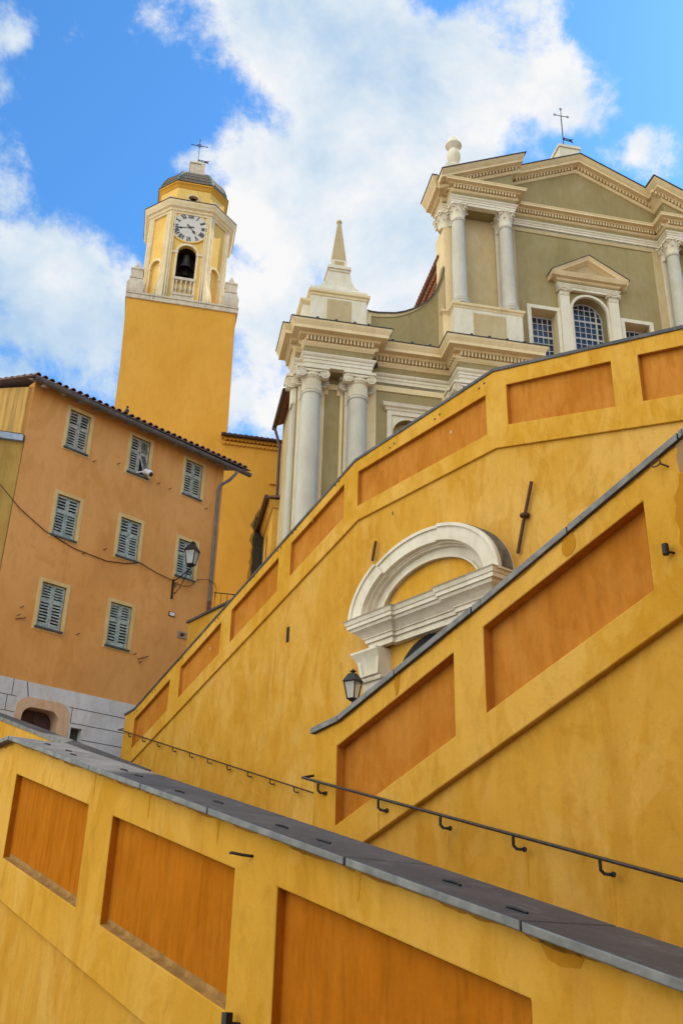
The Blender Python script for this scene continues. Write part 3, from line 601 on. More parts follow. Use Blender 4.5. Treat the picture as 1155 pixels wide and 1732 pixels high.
mb.hexa([(-3.30, -.038, 7.80), (-3.27, -.038, 7.80), (-3.27, -.034, 7.80), (-3.30, -.034, 7.80), (-3.40, -.038, 8.22), (-3.37, -.038, 8.22), (-3.37, -.034, 8.22), (-3.40, -.034, 8.22)])
mb.build('joint_lines', 'lead', H)
MB().prism([(-3.60, 4.02), (-3.60, 7.3)] + arc(-3.2, 7.4, .42, 160, 90, 6) + arc(-2.35, 7.4, .42, 90, 20, 6) + [(-1.95, 7.3), (-1.95, 4.02)], -.06, .45, [door]).build('door_surround', 'door_frame', H)
d_ = MB().box(-3.42, -2.86, .36, .42, 4, 7.6).box(-2.845, -2.27, .36, .42, 4, 7.6).box(-2.86, -2.845, .40, .42, 4, 7.6).build('door', 'door', H)
MB().box(-1.87, -1.49, .18, .22, 6.1, 7.25).box(-1.69, -1.675, .165, .18, 6.2, 7.22).build('small_shutter', 'green_dark', H)
MB().box(1.5, 1.75, .3, .36, 10.68, 10.86).build('vent_back', 'void', H)
MB().prism([(1.44, 10.66), (1.80, 10.66), (1.80, 10.88), (1.44, 10.88)], -.03, .0, [[(1.53, 10.71), (1.72, 10.71), (1.72, 10.83), (1.53, 10.83)]]).build('vent_frame', 'grey_plastic', H)
def leaf(mb, x0, x1, z0, z1, y, gaps=()):
    """one louvred leaf: stiles, rails and slats"""
    w = .055; zm = z0 + (z1 - z0) * .60
    mb.box(x0, x0 + w, y, y + .045, z0, z1); mb.box(x1 - w, x1, y, y + .045, z0, z1)
    for a, b in ((z0, z0 + .09), (zm - .045, zm + .045), (z1 - .06, z1)): mb.box(x0 + w, x1 - w, y + .004, y + .041, a, b)
    for a, b in ((z0 + .09, zm - .045), (zm + .045, z1 - .06)):
        n = max(3, int((b - a) / .082)); h = (b - a) / n
        for i in range(n):
            q = a + h * i; j = random.uniform(-.006, .006)
            mb.hexa([(x0 + w, y + .004, q + .006 + j), (x1 - w, y + .004, q + .006 - j), (x1 - w, y + .016, q + .004 - j), (x0 + w, y + .016, q + .004 + j),
                     (x0 + w, y + .016, q + .050 + j), (x1 - w, y + .016, q + .050 - j), (x1 - w, y + .028, q + .048 - j), (x0 + w, y + .028, q + .048 + j)])
for k, (a, c, b, d, tp) in enumerate(WIN):
    f = MB(); o = [(a, b), (c, b), (c, d), (a, d)]; i_ = [(a + fw, b + fw * .9), (c - fw, b + fw * .9), (c - fw, d - fw), (a + fw, d - fw)]
    w = f.prism(o, -.018, .04, [i_]).build('window', 'frame', H)
    MB().box(a + fw - .01, c - fw + .01, .085, .10, b, d).build('dark_backing', 'void', w)
    sm = 'shutter' if k < 3 else 'shutter2'; xm = (a + c) / 2; y = .045
    x0, x1, z0, z1 = a + fw + .012, c - fw - .012, b + fw * .9 + .03, d - fw - .015
    L = MB(); leaf(L, x0, xm - .004, z0, z1, y); L.build('shutter', sm, w)
    if tp == 2:
        R = MB(); zm = z0 + (z1 - z0) * .58; xr = xm + .004
        R.box(xr, xr + .05, y, y + .045, z0, z1).box(x1 - .05, x1, y, y + .045, z0, z1).box(xr, x1, y, y + .04, z1 - .06, z1).box(xr, x1, y, y + .04, zm, zm + .08).box(xr, x1, y, y + .04, z0, z0 + .06)
        for i in range(9):
            q = zm + .09 + i * .048; R.hexa([(xr + .05, y, q), (x1 - .05, y, q), (x1 - .05, y + .01, q - .008), (xr + .05, y + .01, q - .008), (xr + .05, y + .03, q + .032), (x1 - .05, y + .03, q + .032), (x1 - .05, y + .04, q + .024), (xr + .05, y + .04, q + .024)])
        # lower flap pushed out from its top hinges
        n = 11; hl = zm - z0 - .04; an = radians(24)
        def flap(u, v, q): return (u, y - sin(an) * v - cos(an) * q + .02, zm + .005 - cos(an) * v + sin(an) * q * .0)
        for (ua, ub) in ((xr + .05, xr + .09), (x1 - .09, x1 - .05)):
            R.hexa([flap(ua, hl, 0), flap(ub, hl, 0), flap(ub, hl, -.03), flap(ua, hl, -.03), flap(ua, 0, 0), flap(ub, 0, 0), flap(ub, 0, -.03), flap(ua, 0, -.03)])
        for i in range(n):
            v = .03 + (hl - .06) * i / (n - 1)
            R.hexa([flap(xr + .08, v + .022, .006), flap(x1 - .08, v + .022, .006), flap(x1 - .08, v + .022, -.012), flap(xr + .08, v + .022, -.012), flap(xr + .08, v - .008, -.012), flap(x1 - .08, v - .008, -.012), flap(x1 - .08, v - .008, -.03), flap(xr + .08, v - .008, -.03)])
        R.build('shutter', sm, w, label='shutter leaf with its lower flap pushed out')
    else:
        R = MB(); leaf(R, xm + .004, x1, z0, z1, y - .004); R.build('shutter', sm, w)
    MB().box(a + .06, c - .06, -.075, .05, b + fw * .9 - .055, b + fw * .9 - .005).build('sill', 'slate', w)
mb = MB()
for x, z in ((-3.95, 10.25), (-2.1, 9.9), (.12, 9.55), (-.1, 9.75), (-4.0, 10.0), (.5, 15.6), (-2.4, 15.5), (-1.55, 15.75), (-2.3, 12.4), (-1.6, 12.75), (2.05, 15.4), (.02, 15.62)):
    mb.tube([(x, .02, z), (x + .02, -.09, z - .01), (x + .05, -.11, z + .03)], .013, 6)
mb.build('shutter_stay', 'rust', H)
anch = MB(); anch.tube([(-4.05, -.05, 9.86), (-3.75, -.05, 9.98)], .014, 6).tube([(.05, -.05, 9.62), (.42, -.05, 9.80)], .014, 6); anch.build('wall_tie', 'rust', H)
MB().box(1.02, 1.26, -.03, .0, 11.28, 11.43).build('plaque', 'rust', H)
MB().box(1.045, 1.235, -.036, -.031, 11.30, 11.41).build('plaque_face', 'white_plastic', H)
# eave: boards, rafters, tiles, gutter, downpipe
ex0, ex1 = -5.0, 3.55
MB().hexa([(ex0 + .1, -.42, 17.20), (ex1 - .25, -.42, 17.20), (ex1 - .25, .1, 17.42), (ex0 + .1, .1, 17.42), (ex0 + .1, -.42, 17.23), (ex1 - .25, -.42, 17.23), (ex1 - .25, .1, 17.45), (ex0 + .1, .1, 17.45)]).build('eave_board', 'timber', H)
mb = MB(); x = ex0 + .45
while x < ex1 - .5:
    mb.hexa([(x, -.38, 17.10), (x + .09, -.38, 17.10), (x + .09, .02, 17.27), (x, .02, 17.27), (x, -.38, 17.20), (x + .09, -.38, 17.20), (x + .09, .02, 17.40), (x, .02, 17.40)]); x += .62
mb.build('rafter', 'timber', H)
def tiles(x0, x1, y0, y1, z0, z1, sp=.24, r=.085, rows=1):
    """barrel tiles: half-round ribs up the slope over a flat bed, each course a step higher"""
    mb = MB(); n = int((x1 - x0) / sp); L = sqrt((y1 - y0) ** 2 + (z1 - z0) ** 2)
    mb.add([(x0, y0, z0 - .03), (x1, y0, z0 - .03), (x1, y1, z1 - .03), (x0, y1, z1 - .03), (x0, y0, z0), (x1, y0, z0), (x1, y1, z1), (x0, y1, z1)], [(0, 1, 2, 3), (4, 5, 6, 7), (0, 1, 5, 4), (1, 2, 6, 5), (2, 3, 7, 6), (3, 0, 4, 7)])
    for i in range(n):
        for k in range(rows):
            a, b = k / rows, (k + 1) / rows; ya, yb = y0 + (y1 - y0) * a, y0 + (y1 - y0) * b; za, zb = z0 + (z1 - z0) * a + .028, z0 + (z1 - z0) * b
            cx = x0 + sp * (i + .5) + random.uniform(-.012, .012); ya += random.uniform(-.02, .01) if k == 0 else 0
            A = [(cx + r * cos(pi * j / 8), ya, za + r * sin(pi * j / 8)) for j in range(9)]; B = [(cx + r * .85 * cos(pi * j / 8), yb, zb + r * .85 * sin(pi * j / 8)) for j in range(9)]
            a2 = [(cx + (r - .018) * cos(pi * j / 8), ya, za + (r - .018) * sin(pi * j / 8)) for j in range(9)]
            mb.add(A + B + a2, [(j, j + 1, 9 + j + 1, 9 + j) for j in range(8)] + [(j, j + 1, 18 + j + 1, 18 + j) for j in range(8)])
    return mb
tiles(ex0, ex1, -.50, 5.0, 17.30, 19.3, rows=12).build('roof', 'tile', H)
mb = MB(); g = [(-.43 - .10 * cos(radians(a)), 17.22 - .115 * sin(radians(a))) for a in range(0, 181, 20)]; g2 = [(y * .94 - .026, z * .0 + 17.22 + (z - 17.22) * .85) for y, z in g[::-1]]
pr = g + g2; m = len(pr)
mb.add([(ex0 + .02, y, z + .03) for y, z in pr] + [(ex1 + .03, y, z - .05) for y, z in pr], [(i, (i + 1) % m, m + (i + 1) % m, m + i) for i in range(m)])
for k in range(9): 
    xx = ex0 + .3 + k * .98; mb.add([(xx + d, -.43 - .108 * cos(radians(a)), 17.225 - .005 * k - .123 * sin(radians(a))) for d in (0, .03) for a in range(0, 181, 20)], [(i, i + 1, 10 + i + 1, 10 + i) for i in range(9)])
mb.build('gutter', 'zinc', H)
MB().tube([(2.95, -.43, 17.12), (2.95, -.42, 16.98), (2.80, -.28, 16.72), (2.54, -.10, 16.45), (2.49, -.08, 16.25), (2.52, -.08, 12.15)], .055, 10).build('downpipe', 'zinc', H)
MB().tube([(2.52, -.08, 12.15), (2.53, -.08, 9.6)], .062, 10).build('downpipe_foot', 'redpipe', H)
# gable side: render up to the sloping verge
gm = MB(); gm.add([(HX0, .002, 4), (HX0, 5, 4), (HX0, 5, 19.2), (HX0, .002, 17.2), (HX0 + .3, .002, 4), (HX0 + .3, 5, 4), (HX0 + .3, 5, 19.2), (HX0 + .3, .002, 17.2)], [(0, 1, 2, 3), (4, 5, 6, 7), (0, 1, 5, 4), (1, 2, 6, 5), (2, 3, 7, 6), (3, 0, 4, 7)])
gm.build('gable_wall', 'streaky', H)
MB().box(HX0 + .3, HX1, 4.9, 5, 4, 19.2).box(HX1 - .3, HX1, .4, 4.9, 4, 17.4).build('rear_wall', 'house', H)

# things on and near the house
MB().tube([FH_ for FH_ in [(-5.6, -.10, 13.9), (-5.27, -.06, 13.66), (-4.5, -.04, 13.12), (-3.63, -.03, 12.71), (-2.6, -.03, 12.46), (-1.46, -.03, 12.40), (-.8, -.03, 12.52), (-.26, -.03, 12.70), (.35, -.04, 12.55), (.99, -.06, 12.46)]], .014, 6).tube([(1.06, -.06, 12.38), (1.5, -.05, 12.40), (1.75, -.04, 12.5), (2.0, -.03, 12.78), (2.3, -.16, 12.84), (2.62, -.17, 12.78), (2.76, -.10, 12.62), (2.78, -.02, 12.3)], .011, 6).build('cable', 'rust', fr=FH, base=(-3.6, 0, 12.4), label='sagging thin brown cable strung across the house front below the middle windows', cat='cable')
def bracket():
    mb = MB().box(1.03, 1.075, -.055, .0, 11.85, 12.52)
    mb.tube([(1.05, -.05, 12.44), (1.05, -.32, 12.50), (1.05, -.6, 12.57), (1.05, -.90, 12.66)], .018, 8)
    mb.tube([(1.05, -.05, 12.05), (1.05, -.20, 12.00), (1.05, -.42, 12.12), (1.05, -.66, 12.42), (1.05, -.86, 12.66)], .014, 8)
    mb.tube([(1.05, -.19 - .12 * (1 - k / 18) * cos(k * .5), 12.27 + .12 * (1 - k / 18) * sin(k * .5)) for k in range(17)], .011, 6)
    mb.tube([(1.05, -.97 + .07 * (1 - k / 16) * cos(k * .55), 12.50 + .07 * (1 - k / 16) * sin(k * .55)) for k in range(14)], .010, 6)
    return mb
lantern(FH, 'bracket_lamp', 'black lantern on a scrolled iron bracket fixed to the orange-brown house', (1.05, -.92, 12.80), .88, radians(30), (1.05, 0, 11.85), arm=bracket)
cam_ = thing(FH, 'security_camera', 'white dome security camera at the foot of the window with the pushed-out flap', 'camera', (-.52, -.2, 15.6))
MB().tube([(-.78, .03, 15.74), (-.66, -.16, 15.76)], .025, 8).disc(-.60, 15.76, -.30, [(.04, 0), (.085, .02), (.085, .14), (.05, .17)], 14).ball((-.50, -.30, 15.72), .115, 10, .95).build('housing', 'white_plastic', cam_)
MB().ball((-.48, -.37, 15.66), .075, 10).build('lens', 'black', cam_)
b = MB()
b.ball((-1.72, -.46, 17.47), .07, 10, 1.25); b.ball((-1.735, -.49, 17.60), .042, 8); b.tube([(-1.74, -.525, 17.60), (-1.745, -.56, 17.59)], .010, 5, .002); b.hexa([(-1.74, -.40, 17.30), (-1.68, -.40, 17.30), (-1.68, -.37, 17.31), (-1.74, -.37, 17.31), (-1.75, -.43, 17.45), (-1.67, -.43, 17.45), (-1.67, -.39, 17.46), (-1.75, -.39, 17.46)])
b.tube([(-1.74, -.47, 17.40), (-1.74, -.47, 17.33)], .006, 5).tube([(-1.70, -.47, 17.40), (-1.70, -.47, 17.33)], .006, 5)
b.build('pigeon', 'bird', fr=FH, base=(-1.72, -.46, 17.33), label='small dark pigeon perched on the gutter of the orange-brown house', cat='bird')

# neighbour on the left, alley parapet, railing
FN = Fr(-9.36, 25.22, 75)
n_ = thing(FN, 'neighbouring_house', 'greenish yellow house wall at the left edge, under a blue-grey gutter', 'house', (-2, 0, 4))
MB().prism([(-7, 3), (-.19, 3), (-.19, 15.22), (-7, 15.22)], 0, .35).build('wall', 'olive_yellow', n_)
MB().box(-7, -.22, -.13, .05, 15.22, 15.42).build('gutter', 'bluezinc', n_)
MB().hexa([(-7, -.10, 15.43), (-.22, -.10, 15.43), (-.22, 2.5, 16.2), (-7, 2.5, 16.2), (-7, -.10, 15.47), (-.22, -.10, 15.47), (-.22, 2.5, 16.24), (-7, 2.5, 16.24)]).build('roof', 'tile', n_)
FA = Fr(-4.55, 27.9, 143.7)
a_ = thing(FA, 'alley_parapet', 'short ochre wall with dark coping between the house corner and far stair wall', 'wall', (1, 0, 6))
MB().box(0, 5, 0, .3, 5, 10.62).build('wall', 'yellow_face', a_)
MB().box(-.06, 5, -.06, .36, 10.622, 10.69).build('coping', 'slate', a_)
FR_ = Fr(-4.0, 31.0, 78)
r_ = thing(FR_, 'iron_railing', 'thin dark iron railing at the foot of the ochre wall behind the house', 'railing', (0, 0, 10.5))
mb = MB().tube([(-.3, 0, 12.72), (3, 0, 12.72)], .018).tube([(-.3, 0, 10.9), (3, 0, 10.9)], .014)
mb.build('rail', 'iron', r_)
for k in range(14): MB().tube([(-.25 + .21 * k, 0, 10.6), (-.25 + .21 * k, 0, 12.72)], .010, 6).build('baluster', 'iron', r_)
MB().box(-1.5, 4, -.4, 6, -.2, 10.6).build('alley_paving', 'step', fr=FR_, base=(0, 0, 0), kind='structure')

# ------------------------------------------------------------------ bell tower
FT = Fr(-11.606, 55, 78.07)
T = thing(FT, 'bell_tower', 'square orange bell tower with a white octagonal-cornered belfry, clock and slate dome', 'tower', (0, 3.8, 0))
MB().prism([(-3.52, 0), (3.96, 0), (3.94, 33), (3.80, 42.62), (-3.80, 42.62), (-3.58, 37), (-3.52, 30)], 0, 7.6).build('shaft', 'tower', T)
MB().slab([(-3.9, -.12), (3.95, -.12), (3.95, 7.72), (-3.9, 7.72)], 42.62, 42.78).slab([(-3.86, -.08), (3.91, -.08), (3.91, 7.68), (-3.86, 7.68)], 42.78, 43.0).slab([(-3.9, -.14), (3.97, -.14), (3.97, 7.74), (-3.9, 7.74)], 43.0, 43.16).build('ledge', 'oldstone', T, bevel=.03)
OC = (-.05, 3.80)
def octo(h, c):   # chamfered square, starting at the front left corner of the front face, anticlockwise seen from above
    a, b = OC; q = h - c
    return [(a - q, b - h), (a + q, b - h), (a + h, b - q), (a + h, b + q), (a + q, b + h), (a - q, b + h), (a - h, b + q), (a - h, b - q)]
O = octo(2.85, 1.40)
def facet(mb, p, q, z0, z1, th, hole=None):
    a, b = Vector(p), Vector(q); d = (b - a); L = d.length; d.normalize(); nn = Vector((-d.y, d.x))
    fn = lambda x, y, z: ((a + d * x + nn * y).x, (a + d * x + nn * y).y, z)
    mb.prism([(0, z0), (L, z0), (L, z1), (0, z1)], 0, th, [hole(L)] if hole else [], fn); return fn, L
arch_hole = lambda hw, zb, zs: (lambda L: [(L / 2 - hw, zb), (L / 2 - hw, zs)] + arc(L / 2, zs, hw, 180, 0, 12)[1:-1] + [(L / 2 + hw, zs), (L / 2 + hw, zb)])
wall = MB(); back = MB(); trim = MB(); base_ = MB()
for i in range(8):
    p, q = O[i], O[(i + 1) % 8]; front = i == 0
    hw, zb, zs = (.68, 44.05, 48.02) if i % 2 == 0 else (.46, 43.6, 46.95)
    fn, L = facet(wall, p, q, 43.16, 51.75, .30, arch_hole(hw, zb, zs))
    if i % 2: MB().prism([(.3, 43.2), (L - .3, 43.2), (L - .3, 48), (.3, 48)], .20, .24, [], fn).build('blind_arch', 'belfry', T)
    m = L / 2; o = hw + .17
    trim.prism([(m - o, zs)] + arc(m, zs, o, 180, 0, 14)[1:-1] + [(m + o, zs), (m + hw, zs)] + arc(m, zs, hw, 0, 180, 14)[1:-1] + [(m - hw, zs)], -.07, .02, [], fn)
    for sgn in (-1, 1):
        xa, xb = sorted((m + sgn * hw, m + sgn * o)); trim.prism([(xa, zb - .4), (xb, zb - .4), (xb, zs - .16), (xa, zs - .16)], -.06, .02, [], fn)
        xa, xb = sorted((m + sgn * (hw - .03), m + sgn * (o + .22 if front else o + .05))); trim.prism([(xa, zs - .16), (xb, zs - .16), (xb, zs + .02), (xa, zs + .02)], -.10, .02, [], fn)
wall.build('belfry_wall', 'belfry', T); trim.build('arch_trim', 'belfry_trim', T)
# fluted corner pilasters that swell into scrolls at the foot
def swell(z):
    pts = [(43.16, .50), (43.5, .56), (44.0, .57), (44.5, .50), (45.0, .34), (45.5, .22), (46.1, .16), (47, .14), (51.75, .14)]
    for (a, va), (b, vb) in zip(pts, pts[1:]):
        if z <= b: return va + (vb - va) * (z - a) / (b - a)
    return .14
for i in (7, 0, 1, 2, 3, 4, 5, 6):
    c = Vector(O[i]); pr_, nx_ = Vector(O[i - 1]), Vector(O[(i + 1) % 8])
    d1, d2 = (pr_ - c).normalized(), (nx_ - c).normalized(); n2 = Vector((d2.y, -d2.x)); n1 = Vector((-d1.y, d1.x))
    mb = MB(); zs_ = [43.16, 43.35, 43.6, 43.85, 44.1, 44.35, 44.6, 44.85, 45.1, 45.4, 45.75, 46.2, 47, 49, 51.75]
    prof = [(-.36, .0), (-.36, .9), (-.30, .95), (-.28, .60), (-.23, .60), (-.21, 1.06), (-.13, 1.06), (-.11, .65), (-.06, .65), (-.04, 1.10), (0, 1.14)]
    prof = [(u, w) for u, w in prof] + [(-u, w) for u, w in prof[-2::-1]]
    vs = []
    for z in zs_:
        s_ = swell(z)
        for u, w in prof:
            if u < 0: q = c + d1 * (-u) + n1 * (s_ * w)
            elif u > 0: q = c + d2 * u + n2 * (s_ * w)
            else: q = c + (n1 + n2).normalized() * (s_ * w * 1.08)
            vs.append((q.x, q.y, z))
    m = len(prof)
    mb.add(vs, [(k * m + j, k * m + j + 1, (k + 1) * m + j + 1, (k + 1) * m + j) for k in range(len(zs_) - 1) for j in range(m - 1)] + [tuple(range(m))])
    mb.build('corner_pilaster', 'belfry_trim', T, smooth=28)
def ring8(h, c, prof, name, m):
    pa = octo(h, c); mb = MB(); n = len(prof); vs = []
    for i in range(8):
        a, b, d = Vector(pa[i - 1]), Vector(pa[i]), Vector(pa[(i + 1) % 8]); d1 = (b - a).normalized(); d2 = (d - b).normalized()
        n1, n2 = Vector((d1.y, -d1.x)), Vector((d2.y, -d2.x)); q = (n1 + n2).normalized(); q = q / q.dot(n1)
        vs += [(b.x + q.x * o, b.y + q.y * o, z) for o, z in prof]
    mb.add(vs, [(i * n + j, ((i + 1) % 8) * n + j, ((i + 1) % 8) * n + j + 1, i * n + j + 1) for i in range(8) for j in range(n - 1)])
    return mb.build(name, m, T)
ring8(2.85, 1.40, [(0, 51.5), (.14, 51.5), (.16, 51.62), (.26, 51.68), (.30, 51.82), (.46, 51.92), (.50, 52.12), (.58, 52.22), (.60, 52.40), (-.4, 52.62)], 'cornice', 'belfry_trim')
ring8(2.85, 1.40, [(.56, 52.405), (.64, 52.405), (.64, 52.46), (-.4, 52.66)], 'cornice_tiles', 'brown_wood')
D8 = octo(2.42, 1.18); dr = MB()
for i in range(8): 
    hole = (lambda L: [(L / 2 + .38 * cos(2 * pi * k / 16), 53.62 + .25 * sin(2 * pi * k / 16)) for k in range(16)])
    facet(dr, D8[i], D8[(i + 1) % 8], 52.4, 54.75, .25, hole)
dr.build('drum', 'belfry', T)
ring8(2.42, 1.18, [(0, 54.45), (.06, 54.5), (.10, 54.62), (.20, 54.78), (.24, 54.80), (.24, 54.93), (-.3, 55.05)], 'drum_cornice', 'tower')
ring8(2.42, 1.18, [(.2, 54.935), (.29, 54.935), (.29, 54.98), (-.3, 55.05)], 'drum_tiles', 'brown_wood')
ov = MB()
for i in range(8):
    a, b = Vector(D8[i]), Vector(D8[(i + 1) % 8]); d = (b - a); L = d.length; d.normalize(); nn = Vector((-d.y, d.x)); fn = lambda x, y, z, a=a, d=d, nn=nn: ((a + d * x + nn * y).x, (a + d * x + nn * y).y, z)
    K = range(20); out_ = [(L / 2 + .50 * cos(2 * pi * k / 20), 53.62 + .36 * sin(2 * pi * k / 20)) for k in K]; in_ = [(L / 2 + .38 * cos(2 * pi * k / 20), 53.62 + .25 * sin(2 * pi * k / 20)) for k in K]
    ov.prism(out_, -.04, .02, [in_], fn)
ov.build('oval_frame', 'oldstone', T)
MB().lathe(OC[0], OC[1], [(1.9, 52.5), (1.9, 54.7)], 16).build('drum_core', 'void', T)
# dome in stepped slate courses with copper ribs
dm = MB(); zz = 55.05; st = [(2.50, 55.02), (2.42, 55.42), (2.27, 55.84), (2.05, 56.26), (1.76, 56.64), (1.40, 56.95), (1.05, 57.17)]
dome_levels = []
for k in range(len(st)):
    h = st[k][0]; z0 = st[k][1]; z1 = st[k + 1][1] + .05 if k + 1 < len(st) else 57.4; h1 = (st[k + 1][0] + .10) if k + 1 < len(st) else .85
    a_, b_2 = octo(h, h * .49), octo(h1, h1 * .49); n = 8
    dm.add([(x, y, z0) for x, y in a_] + [(x, y, z0 + .06) for x, y in a_] + [(x, y, z1) for x, y in b_2], [(i, (i + 1) % 8, 8 + (i + 1) % 8, 8 + i) for i in range(8)] + [(8 + i, 8 + (i + 1) % 8, 16 + (i + 1) % 8, 16 + i) for i in range(8)] + [tuple(range(23, 15, -1)), tuple(range(8))])
dm.build('dome', 'slate_tile', T, smooth=0)
rb = MB()
for i in range(8):
    pts = []
    for h, z in st + [(.85, 57.35)]:
        x, y = octo(h, h * .49)[i]; pts.append((x, y, z + .05))
    rb.tube(pts, .14, 8)
rb.build('dome_rib', 'copper', T)
for k in range(1, len(st)):
    h_, z_ = st[k]; h_ += .09; pa, pb = octo(h_ + .05, (h_ + .05) * .49), octo(h_ - .06, (h_ - .06) * .49)
    mb = MB(); mb.add([(x, y, z_ - .02) for x, y in pa] + [(x, y, z_ + .07) for x, y in pb], [(i, (i + 1) % 8, 8 + (i + 1) % 8, 8 + i) for i in range(8)]); mb.build('slate_course', 'oldstone', T, smooth=0)
MB().box(OC[0] - .53, OC[0] + .53, OC[1] - .53, OC[1] + .53, 57.1, 58.95).slab([(OC[0] - .62, OC[1] - .62), (OC[0] + .62, OC[1] - .62), (OC[0] + .62, OC[1] + .62), (OC[0] - .62, OC[1] + .62)], 58.95, 59.08).box(OC[0] + .30, OC[0] + .62, OC[1] - .62, OC[1] + .62, 57.1, 58.95).build('lantern_block', 'oldstone', T, bevel=.02)
MB().ball((OC[0], OC[1], 59.4), .30, 12).build('finial_ball', 'oldstone', T)
def vane(mb, x, y, z0, zt, w, r, flip=1, loops=False):
    zc = zt - (zt - z0) * (.17 if loops else .26)
    mb.tube([(x, y, z0), (x, y, zt)], r, 6).tube([(x - w, y, zc - .02), (x + w, y, zc - .02)], r, 6)
    s_ = w * .32
    if loops:
        for cx, cz in ((x - w, zc), (x + w, zc), (x, zt)): mb.tube([(cx + .075 * cos(a), y, cz + .075 * sin(a)) for a in [k * pi / 5 for k in range(11)]], r * .8, 6)
        mb.tube([(x - .03, y, z0), (x - .03, y, zc)], r * .8, 6)
    else:
        mb.tube([(x - s_, y, zc), (x, y, zc + s_), (x + s_, y, zc), (x, y, zc - s_), (x - s_, y, zc)], r, 6)
        for cx, cz in ((x - w, zc), (x + w, zc), (x, zt)): mb.ball((cx, y, cz), r * 2.2, 6)
    a = z0 + (zt - z0) * (.10 if not loops else .24); L = w * 1.5
    mb.prism([(x, a - .08), (x + L * .7, a - .13), (x + L, a - .20), (x + L * .82, a - .04), (x + L, a + .10), (x + L * .65, a + .06), (x, a + .12)], y - .012, y + .012, [[(x + L * .18, a - .05), (x + L * .30, a - .06), (x + L * .30, a + .05), (x + L * .18, a + .05)], [(x + L * .40, a - .06), (x + L * .52, a - .07), (x + L * .52, a + .03), (x + L * .40, a + .03)]])
    return mb
vane(MB(), OC[0], OC[1], 59.6, 62.1, .62, .028).build('cross', 'iron', T)
# clock
CX, CZ, CR = OC[0] - .02, 50.36, 1.33; yf = OC[1] - 2.85
MB().disc(CX, CZ, yf + .02, [(CR + .14, 0), (CR + .14, -.10), (CR + .10, -.14), (CR + .02, -.13), (CR, -.09)], 40).build('clock_ring', 'belfry', T)
dial = MB().disc(CX, CZ, yf - .06, [(CR + .01, 0), (CR + .01, -.03)], 40).build('clock_dial', 'dial', T)
num = MB(); yd = yf - .105
def stroke(mb, x0, z0, x1, z1, w, rot, c):
    d = Vector((x1 - x0, z1 - z0)); L = d.length; d.normalize(); pz = Vector((-d.y, d.x)) * w / 2
    p = [Vector((x0, z0)) - pz, Vector((x1, z1)) - pz, Vector((x1, z1)) + pz, Vector((x0, z0)) + pz]; cr_, sr = cos(rot), sin(rot)
    q = [(c[0] + v.x * cr_ - v.y * sr, c[1] + v.x * sr + v.y * cr_) for v in p]
    mb.prism(q, yd, yd + .015)
h = .38
for k, tx in enumerate(['XII', 'I', 'II', 'III', 'IIII', 'V', 'VI', 'VII', 'VIII', 'IX', 'X', 'XI']):
    wd = {'I': .105, 'V': .215, 'X': .215}; tot = sum(wd[c] for c in tx); a = pi / 2 - k * pi / 6; c = (CX + cos(a) * CR * .80, CZ + sin(a) * CR * .80); rot = a - pi / 2; x = -tot / 2
    for ch in tx:
        w = wd[ch]; xa, xb = x + .018, x + w - .018
        if ch == 'I': stroke(num, x + w / 2, -h / 2, x + w / 2, h / 2, .075, rot, c); 
        if ch == 'V': stroke(num, xa, h / 2, x + w / 2, -h / 2, .075, rot, c); stroke(num, xb, h / 2, x + w / 2, -h / 2, .04, rot, c)
        if ch == 'X': stroke(num, xa, h / 2, xb, -h / 2, .075, rot, c); stroke(num, xa, -h / 2, xb, h / 2, .04, rot, c)
        for zz in (-h / 2, h / 2):
            if ch != 'V' or zz > 0: stroke(num, x + .005, zz, x + w - .005, zz, .022, rot, c)
        x += w
num.build('numerals', 'black', dial)
def hand(ang, L, name, w):
    a = pi / 2 - radians(ang); d = Vector((cos(a), sin(a))); e = Vector((-d.y, d.x)); c = Vector((CX, CZ))
    o = [(-.30, .05), (-.30, -.05), (-.12, -.045), (-.10, -.02), (L * .45, -.018), (L * .55, -w), (L * .68, -w * .9), (L * .80, -.02), (L, 0), (L * .80, .02), (L * .68, w * .9), (L * .55, w), (L * .45, .018), (-.10, .02), (-.12, .045)]
    MB().prism([tuple(c + d * u + e * v) for u, v in o], yd - .04, yd - .02).build(name, 'black', dial)
hand(258, 1.12, 'minute_hand', .06); hand(141.5, .82, 'hour_hand', .09)
MB().disc(CX, CZ, yd - .05, [(.08, 0), (.08, .05)], 14).build('hand_boss', 'black', dial)
# inside of the belfry, balustrade
MB().box(OC[0] - 1.9, OC[0] + 1.9, yf + 1.7, yf + 1.85, 43.3, 49.35).build('boarding', 'brown_wood', T)
MB().box(OC[0] - 1.8, OC[0] + 1.8, yf + .35, yf + 4.6, 51.3, 51.5).build('belfry_ceiling', 'brown_wood', T)
MB().box(OC[0] - .80, OC[0] + .80, yf - .12, yf + .16, 45.50, 45.72).box(OC[0] - .80, OC[0] + .80, yf - .10, yf + .14, 44.16, 44.34).build('balustrade_rail', 'oldstone', T)
MB().box(OC[0] - .69, OC[0] + .69, yf + .14, yf + .18, 44.0, 45.6).build('balustrade_back', 'belfry', T)
for k in range(4):
    MB().lathe(OC[0] - .51 + .34 * k, yf + .02, [(.09, 44.34), (.09, 44.42), (.05, 44.5), (.11, 44.72), (.12, 44.85), (.06, 45.1), (.05, 45.25), (.09, 45.4), (.09, 45.5)], 10).build('baluster', 'oldstone', T)
MB().box(OC[0] - .8, OC[0] + .8, yf - .04, yf + .02, 43.16, 44.16).build('parapet_panel', 'oldstone', T)
